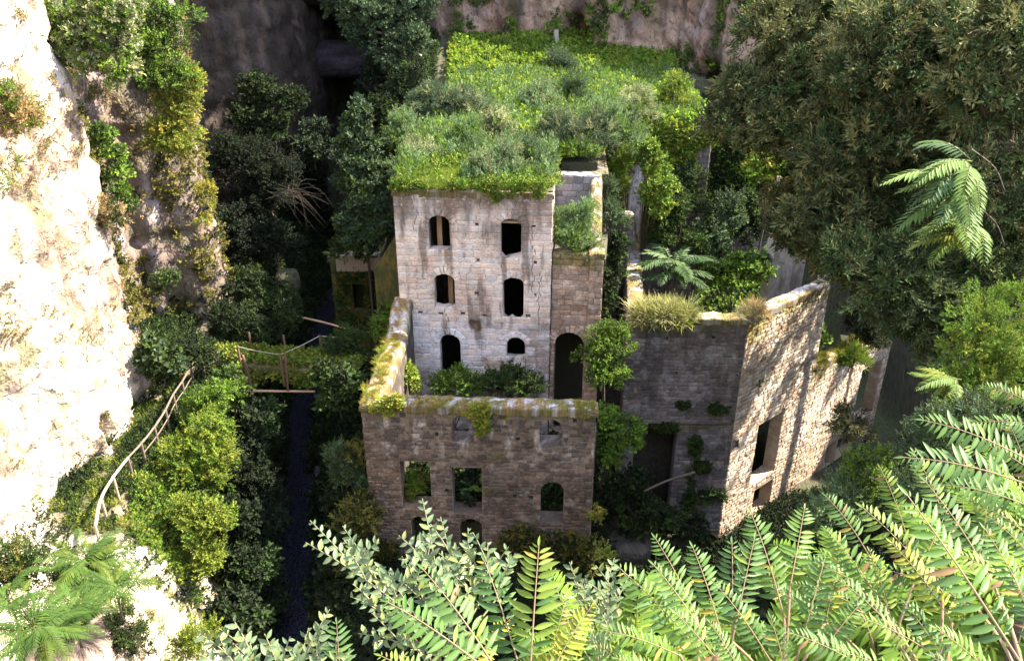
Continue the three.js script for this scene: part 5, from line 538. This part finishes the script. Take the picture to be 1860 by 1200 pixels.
const greenMats = [[0.075, 0.135, 0.03], [0.10, 0.165, 0.03], [0.06, 0.11, 0.04], [0.16, 0.20, 0.03], [0.05, 0.095, 0.03]].map(c => { const m = leaf(0.4, 0.6); m.color.setRGB(...c); return m; });
function feather(name, label, x, y, d, Lpx, n, mats, o = {}) { const r = rng(label), c = atD(x, y, d), L = Lpx / FOCAL * d, root = o.root || V(c.x, c.y - (o.h || L * 0.9), c.z), t = thing(name, label, 'plant', root, o.group); part('stem', tube([V(0, -0.2, 0), c.clone().sub(root).multiplyScalar(0.5).add(V(0.05, 0, 0.04)), c.clone().sub(root)], L * (o.hang ? 0.012 : 0.04), L * (o.hang ? 0.01 : 0.025), 6), barkMat, t);
  for (let i = 0; i < n; i++) { const f = part('frond', (name === 'fern_plant' ? FERNS : FRONDS)[i % 3], (name === 'fern_plant' ? fernMats[Math.floor(r() * 3)] : mats[Math.floor(r() * mats.length)]), t); f.position.copy(c).sub(root).add(V((r() - 0.5) * 0.25 * L, -(i % 5) * 0.09 * L - (o.hang || 0) * r() * L * 2, (r() - 0.5) * 0.25 * L)); const yaw = i * 2.4 + r() * 0.5, lift = o.lift !== undefined ? o.lift + (r() - 0.5) * 0.5 : 0.1 + r() * 0.55; f.quaternion.setFromEuler(new THREE.Euler(-lift, o.yaw !== undefined ? o.yaw + (r() - 0.5) * (o.fan || 2) : yaw, 0, 'YXZ')); f.scale.setScalar(L * (0.75 + r() * 0.4)); } return t; }
const [gA, gB, gC, gD, gE] = greenMats, fernMats = [[0.032, 0.07, 0.010], [0.042, 0.085, 0.012], [0.06, 0.095, 0.012]].map(c => { const m = leaf(0.25, 0.8); m.color.setRGB(...c); return m; });
feather('sumac_plant', 'large feathery light green plant inside the large ruin, by its side wall', 1228, 478, 49, 70, 26, [gC, gA, gE], { h: 1.6 });
feather('sumac_plant', 'smaller feathery plant beside the stone pier inside the large ruin', 1385, 465, 51, 36, 9, [gA, gC], { h: 1.2 });
feather('sumac_plant', 'feathery plant on the top of the rear wall under the big tree', 1400, 285, 51, 44, 9, [gA, gB], { h: 1.2 });
feather('sumac_plant', 'feathery plant seen through the middle window of the brown block', 862, 880, 40.5, 32, 9, [gA, gB], { h: 1.3 });
feather('sumac_plant', 'dull pale rosette on the roof of the little mossy ruin', 607, 462, 52, 26, 8, [gD, gC], { h: 0.4 });
feather('fern_plant', 'large sunlit feathery plant at the near end of the path railing', 150, 1015, 24, 85, 28, [gC, gE, gA], { h: 1.2, lift: 0.25 });
feather('fern_plant', 'sunlit feathery plant against the bright bulge, bottom left', 205, 1065, 23, 70, 22, [gC, gA], { h: 1.0 });
feather('fern_plant', 'spreading green fern filling the lower left corner', 60, 1140, 20, 95, 30, [gC, gE, gA], { h: 0.9, lift: 0.15 });
feather('fern_plant', 'green fern left of the brown boulder', 130, 1120, 21, 80, 24, [gC, gE], { h: 0.8 });
feather('fern_plant', 'small fern at the left edge above the corner fern', 15, 1090, 21, 70, 16, [gA, gC], { h: 0.8 });
feather('sumac_plant', 'yellow green hanging fronds in front of the dark trees at the upper right', 1765, 270, 15, 122, 24, [gA, gB, gA, gC], { root: atD(1830, 330, 19), yaw: -1.6, fan: 3.4, lift: -0.1, hang: 0.3 });
feather('sumac_plant', 'lower hanging fronds under the yellow green fronds at the upper right', 1770, 370, 15.5, 92, 13, [gB, gD, gA], { root: atD(1830, 430, 19), yaw: -1.4, fan: 2.6, lift: -0.3, hang: 0.2 });
feather('sumac_plant', 'yellowing fronds low on the right beside the dark tree', 1740, 690, 20, 75, 8, [gD, gB], { h: 0.8, yaw: -1.6, fan: 2.5, lift: 0 });
// ---------------------------------------------------------------- the near plants: every leaflet by itself
function leafletGeo(seed, w, droop) { const pos = [], idx = [], col = []; leafShape(1, w, 0.22, droop, 6, pos, idx, col, [1, 1, 1], new THREE.Matrix4()); const g = geo(pos, idx, col); const r = rng(seed), P = g.attributes.position; for (let i = 0; i < P.count; i++) { P.setY(i, P.getY(i) + (r() - 0.5) * 0.012); P.setX(i, P.getX(i) + 0.05 * Math.sin(P.getZ(i) * 3) * P.getZ(i)); } g.computeVertexNormals(); return g; }
const LEAFLETS = [leafletGeo('a', 0.25, 0.16), leafletGeo('b', 0.22, 0.3), leafletGeo('c', 0.27, 0.08)], OVAL = [leafletGeo('o', 0.48, 0.08), leafletGeo('p', 0.43, 0.16)];
const near = (c, t = 0.32) => { const m = leaf(t, 0.5); m.color.setRGB(...c); m.specularIntensity = 0.35; return m; };
const nearGreen = [[0.060, 0.124, 0.022], [0.048, 0.102, 0.024], [0.082, 0.148, 0.022], [0.068, 0.128, 0.030], [0.115, 0.168, 0.022]].map(c => near(c)), nearYellow = near([0.24, 0.25, 0.03]), nearOval = [[0.115, 0.165, 0.08], [0.09, 0.14, 0.065], [0.14, 0.19, 0.09], [0.15, 0.19, 0.06]].map(c => near(c, 0.3));
const oldLeaf = [near([0.26, 0.22, 0.04]), near([0.16, 0.10, 0.04])];
const rachisMat = new THREE.MeshStandardMaterial({ color: new THREE.Color().setRGB(0.16, 0.105, 0.055), roughness: 0.7 }), twigMat = new THREE.MeshStandardMaterial({ color: new THREE.Color().setRGB(0.16, 0.15, 0.08), roughness: 0.8 });
const basis = (x, y, z) => new THREE.Matrix4().makeBasis(x, y, z);
function frond(t, r, A, B, o = {}) {   // from A to B, world points; leaflets in pairs along the stalk
  const org = t.position, L = A.distanceTo(B), up = V(0, 1, 0), mid = A.clone().lerp(B, 0.55).addScaledVector(up, L * (o.arch ?? 0.1)).addScaledVector(V(B.z - A.z, 0, A.x - B.x).normalize().add(V(B.y - A.y, A.x - B.x, 0).normalize()), L * 0.1 * (r() - 0.5)), c = new THREE.QuadraticBezierCurve3(A, mid, B), view = EYE.clone().sub(mid).normalize(), N0 = view.multiplyScalar(o.face ?? 0.75).add(V((r() - 0.5) * 0.5, 0.8, (r() - 0.5) * 0.5)).normalize();
  const stalk = part('frond', tube([0, 0.33, 0.66, 1].map(k => c.getPoint(k).sub(org)), L * 0.0085, L * 0.003, 6, 14), rachisMat, t), n = Math.min(o.pairs ? o.pairs + 2 : 15, 17), mats = o.mats || nearGreen, base = mats[Math.floor(r() * mats.length)];
  const put = (p, dir, nn, len, g, m) => { const z = dir.clone().normalize(), x = nn.clone().cross(z).normalize(), y = z.clone().cross(x), l = part('leaflet', g, m, stalk); l.position.copy(p).sub(org); l.quaternion.setFromRotationMatrix(basis(x, y, z)); l.scale.setScalar(len); return l; };
  for (let i = 0; i < n; i++) { const k = 0.16 + 0.82 * (i / (n - 1)), p = c.getPoint(k), T = c.getTangent(k).normalize(), S = N0.clone().cross(T).normalize(), nn = T.clone().cross(S).normalize(), prof = (0.72 + 0.4 * Math.sin(Math.PI * clamp(k * 0.95 + 0.1))) * (k > 0.8 ? lerp(1, 0.42, (k - 0.8) / 0.2) : 1);
    for (const s of [-1, 1]) { if (r() < 0.03) continue; const fwd = 0.25 + 0.5 * k * k + (r() - 0.5) * 0.16, dr = (o.droop ?? 0.12) + (r() - 0.5) * 0.55, sag = 1 + (r() - 0.5) * 0.25, dir = S.clone().multiplyScalar(s * sag).addScaledVector(T, fwd + (r() < 0.08 ? (r() - 0.3) * 0.7 : 0)).addScaledVector(nn, -dr), nl = nn.clone().addScaledVector(S, s * (0.25 + (r() - 0.5) * 0.5)).addScaledVector(T, (r() - 0.5) * 0.35); put(p.clone().addScaledVector(S, s * L * 0.008), dir, nl, L * (o.leaf || 0.2) * 0.84 * prof * (0.8 + r() * 0.35), LEAFLETS[Math.floor(r() * 3)], r() < 0.03 ? oldLeaf[r() < 0.5 ? 0 : 1] : r() < 0.2 ? mats[Math.floor(r() * mats.length)] : base); } }
  put(c.getPoint(0.985), c.getTangent(1), N0, L * 0.09, LEAFLETS[0], base);
}
function nearPlant(label, hub, fronds, o = {}) { const r = rng(label), h = atD(...hub), gy = landY(h.x, h.z), root = V(h.x, Math.min(gy, h.y - 0.3), h.z + 0.1), t = thing('ailanthus_plant', label, 'plant', root, 'feathered plants in the foreground'); part('stem', tube([V(0, -0.2, 0), h.clone().sub(root).multiplyScalar(0.5).add(V(0.04, 0, 0)), h.clone().sub(root)], 0.03, 0.016, 7), barkMat, t);
  for (const [bx, by, tx, ty, d = hub[2], dd = 0.15, q = {}] of fronds) { const A = atD(bx, by, d), B = atD(tx, ty, d + dd); frond(t, r, A, B, { ...o, ...q }); if (A.distanceTo(h) > 0.06) part('stalk', tube([h.clone().sub(root), h.clone().lerp(A, 0.6).add(V(0, 0.03, 0)).sub(root), A.clone().sub(root)], 0.008, 0.006, 5), rachisMat, t); } return t; }
const Yw = { mats: [nearGreen[4], nearYellow] };
nearPlant('foreground plant with the upright frond at the bottom centre', [930, 1330, 3.5], [[962, 1235, 979, 990, 3.5, 0.12, { leaf: 0.23, pairs: 14 }], [952, 1240, 880, 1018, 3.55, 0.15, { leaf: 0.22 }], [915, 1235, 768, 1033, 3.45, 0.15, { leaf: 0.2, pairs: 15 }], [895, 1225, 702, 1092, 3.35, 0.1, { leaf: 0.2 }], [860, 1290, 690, 1190, 3.2, 0.05], [985, 1250, 1075, 1100, 3.5, 0.1, Yw], [905, 1300, 1050, 1200, 3.2, 0, {}], [840, 1230, 930, 1120, 3.7, 0.1, Yw], [1000, 1200, 1030, 1080, 3.9, 0.1, Yw]]);
nearPlant('small foreground plant at the bottom edge, below the stream', [625, 1330, 3.3], [[622, 1275, 611, 1130, 3.3, 0.08, { leaf: 0.26, pairs: 9 }], [660, 1290, 735, 1190, 3.3, 0.05, { ...Yw, pairs: 8 }], [640, 1290, 700, 1215, 3.2, 0.05, { ...Yw, pairs: 8 }], [600, 1300, 540, 1215, 3.2, 0.02, { pairs: 8 }]]);
nearPlant('foreground plant of fanned fronds right of the bottom centre', [1270, 1290, 3.5], [[1266, 1120, 1190, 976, 3.7, 0.15], [1315, 1165, 1258, 992, 3.55, 0.15, { pairs: 15 }], [1300, 1185, 1187, 1025, 3.4, 0.12, { leaf: 0.19 }], [1285, 1200, 1124, 1030, 3.45, 0.12], [1235, 1190, 1096, 1144, 3.2, 0.05], [1330, 1170, 1330, 985, 3.6, 0.15], [1240, 1250, 1120, 1195, 3.1, 0], [1200, 1280, 1060, 1150, 3.5, 0.1], [1350, 1260, 1225, 1110, 3.2, 0.05]]);
nearPlant('foreground plant with two upright fronds under the slanting wall', [1420, 1280, 3.7], [[1425, 1120, 1364, 930, 3.7, 0.15, { pairs: 15 }], [1435, 1070, 1462, 922, 3.75, 0.15, { leaf: 0.22, pairs: 13 }], [1330, 1165, 1371, 977, 3.6, 0.12], [1400, 1200, 1300, 1060, 3.4, 0.1], [1450, 1190, 1500, 1010, 3.6, 0.1], [1480, 1200, 1568, 1090, 3.4, 0.05], [1360, 1250, 1290, 1130, 3.2, 0.05], [1440, 1280, 1400, 1120, 3.2, 0.05], [1500, 1130, 1530, 985, 3.9, 0.1, Yw]]);
nearPlant('foreground plant whose fronds lean left at the lower right', [1700, 1290, 3.5], [[1713, 1075, 1566, 920, 3.6, 0.15, { pairs: 15 }], [1610, 1110, 1502, 962, 3.7, 0.15], [1640, 1160, 1520, 1050, 3.5, 0.1], [1700, 1190, 1560, 1120, 3.2, 0.03], [1660, 1240, 1520, 1180, 3.1, 0], [1730, 1130, 1620, 985, 3.5, 0.1, Yw], [1600, 1230, 1440, 1150, 3.2, 0.02], [1740, 1240, 1640, 1090, 3.2, 0.05], [1560, 1060, 1440, 1010, 3.9, 0.1]]);
nearPlant('foreground plant with the largest frond, at the lower right corner', [1880, 1290, 3.2], [[1862, 1215, 1648, 898, 3.1, 0.2, { leaf: 0.17, pairs: 18, arch: 0.05 }], [1800, 1050, 1680, 872, 3.5, 0.15, { leaf: 0.2 }], [1890, 1150, 1790, 960, 3.2, 0.1], [1840, 1260, 1700, 1140, 3.0, 0.02], [1900, 1220, 1840, 1040, 3.1, 0.05], [1800, 1280, 1690, 1190, 2.9, 0], [1780, 1110, 1600, 1030, 3.6, 0.1], [1890, 1100, 1730, 1000, 3.4, 0.1, Yw]]);
nearPlant('foreground plant on the right edge with fronds pointing left', [1900, 960, 3.9], [[1870, 835, 1675, 762, 3.9, 0.1], [1870, 880, 1640, 830, 3.8, 0.1, { pairs: 15 }], [1880, 770, 1745, 770, 4.3, 0.1], [1895, 930, 1720, 880, 3.6, 0.1], [1890, 740, 1785, 700, 4.2, 0.1, { leaf: 0.22 }], [1890, 990, 1760, 905, 3.6, 0.1, Yw], [1895, 870, 1770, 800, 4, 0.1], [1905, 1050, 1800, 940, 3.5, 0.1], [1880, 900, 1830, 760, 4.1, 0.1]]);
nearPlant('foreground plant of darker fronds behind the lower right fans', [1600, 1230, 4.4], [[1580, 1010, 1500, 900, 4.6, 0.1], [1650, 980, 1600, 850, 4.6, 0.1], [1720, 950, 1660, 820, 4.7, 0.1], [1750, 930, 1750, 800, 4.8, 0.1], [1560, 1100, 1440, 1060, 4.3, 0.1], [1660, 1060, 1720, 930, 4.4, 0.1], [1500, 1130, 1390, 1060, 4.4, 0.1], [1620, 1130, 1580, 1000, 4.3, 0.1], [1780, 1010, 1800, 860, 4.5, 0.1]]);
// leaves below those, too many to tell apart
{ const r = rng('under'), items = []; const g = mergeGeometries([FRONDS[0], FRONDS[1].clone().rotateY(2.1), FRONDS[2].clone().rotateY(4.2)].map(q => q.clone().rotateX(-0.2))); for (let i = 0; i < 150; i++) { const x = 1060 + r() * 880, lim = 1215 - Math.max(0, x - 1350) * 0.5, y = lim + r() * (1400 - lim), d = 4.3 + r() * 0.9; items.push({ p: atD(x, y, d), dir: V((r() - 0.5) * 0.7, 1, 0.3 + r() * 0.5), s: 0.42 + r() * 0.2, c: vary(r() < 0.25 ? G.lime : G.bright, r, 0.3) }); } const im = instances(numbered('foreground_leaves'), g, items, scene, r); tag(im, 'dense yellow green foliage beneath the foreground fronds at the lower right', 'foliage', null, 'stuff'); }
// shrubs with small oval leaves on long shoots
function shootShrub(label, hub, shoots, most) { const r = rng(label), h = atD(...hub), root = V(h.x, Math.min(landY(h.x, h.z), h.y - 0.2), h.z + 0.1), t = thing('oval_leaved_shrub', label, 'shrub', root, 'oval leaved shrubs in the foreground'); part('stem', tube([V(0, -0.2, 0), h.clone().sub(root).multiplyScalar(0.5).add(V(0.05, 0, 0)), h.clone().sub(root)], 0.03, 0.016, 6), paleBarkMat, t); let count = 0; const rest = [];
  const one = (A, B, dens, sub) => { const L = A.distanceTo(B), c = new THREE.QuadraticBezierCurve3(A, A.clone().lerp(B, 0.5).add(V((r() - 0.5) * 0.1 * L, 0.1 * L, 0)), B), tw = part('twig', tube([0, 0.33, 0.66, 1].map(k => c.getPoint(k).sub(root)), 0.0035, 0.0014, 5, 10), twigMat, t), n = Math.round(L / 0.024 * dens);
    for (let i = 0; i < n; i++) { const k = 0.1 + 0.9 * (i + r() * 0.5) / n, p = c.getPoint(k), T = c.getTangent(k).normalize(), a = (i % 2 ? 1 : -1), N = V((r() - 0.5) * 0.8, 0.7, 0.7).normalize(), S = N.clone().cross(T).normalize(), dir = S.multiplyScalar(a).addScaledVector(T, 0.55 + r() * 0.5).addScaledVector(N, (r() - 0.4) * 0.7).normalize(), nl = N.clone().add(V((r() - 0.5), (r() - 0.5), (r() - 0.5)).multiplyScalar(0.8)), x = nl.cross(dir).normalize(), y = dir.clone().cross(x), len = 0.043 * (0.7 + r() * 0.5) * (k > 0.88 ? 0.65 : 1), m = basis(x, y, dir).scale(V(len, len, len)).setPosition(p.clone().sub(root)), g = OVAL[i % 2], mat = nearOval[Math.floor(r() * 4)]; if (count++ < most && !sub) { const l = part('leaf', g, mat, tw); m.decompose(l.position, l.quaternion, l.scale); } else rest.push([g.clone().applyMatrix4(m), mat]); } };
  for (const [bx, by, tx, ty, d] of shoots) { const A = atD(bx, by, d), B = atD(tx, ty, d + 0.12); one(A, B, 1); for (let i = 0; i < 4; i++) { const k = 0.08 + 0.15 * i, p = A.clone().lerp(B, k), q = p.clone().add(V((r() - 0.5) * 0.28, 0.06 + r() * 0.12, (r() - 0.5) * 0.2)); one(p, q, 0.9, true); } part('twig', tube([h.clone().sub(root), h.clone().lerp(A, 0.5).add(V(0, 0.04, 0)).sub(root), A.clone().sub(root)], 0.006, 0.0035, 5), twigMat, t); }
  for (const m of nearOval) { const gs = rest.filter(q => q[1] === m).map(q => q[0]); if (gs.length) part('foliage', mergeGeometries(gs), m, t, 'stuff'); } }
shootShrub('grey green shrub with small oval leaves on long shoots before the brown block', [800, 1250, 3.7], [[720, 1110, 563, 945, 3.6], [700, 1080, 622, 955, 3.7], [800, 1090, 767, 905, 3.7], [835, 1080, 800, 938, 3.75], [860, 1070, 850, 958, 3.8], [885, 1070, 886, 985, 3.8], [740, 1110, 555, 985, 3.55], [790, 1040, 724, 972, 3.7], [730, 1150, 640, 1060, 3.6], [850, 1150, 690, 1035, 3.6], [760, 1180, 650, 1150, 3.5], [790, 1160, 700, 1110, 3.5], [860, 1110, 830, 1000, 3.75], [900, 1090, 930, 1010, 3.8], [780, 1120, 730, 1010, 3.6], [820, 1200, 740, 1130, 3.6]], 290);
shootShrub('low grey green oval leaved shrub at the bottom edge, left of the small frond', [500, 1330, 3.3], [[440, 1240, 395, 1150, 3.3], [470, 1240, 450, 1145, 3.3], [520, 1260, 490, 1165, 3.3], [540, 1250, 560, 1140, 3.35], [480, 1270, 400, 1200, 3.2], [560, 1260, 580, 1170, 3.3], [580, 1260, 640, 1180, 3.3]], 200);
shootShrub('small grey green oval leaved shrub in the gap right of the upright frond', [1090, 1250, 4.2], [[1080, 1150, 1035, 1028, 4.2], [1090, 1130, 1116, 1013, 4.25], [1070, 1130, 1062, 1060, 4.2], [1100, 1150, 1145, 1040, 4.2], [1110, 1160, 1090, 1070, 4.1], [1060, 1180, 1010, 1070, 4.1]], 200);
renderer.render(scene, camera);
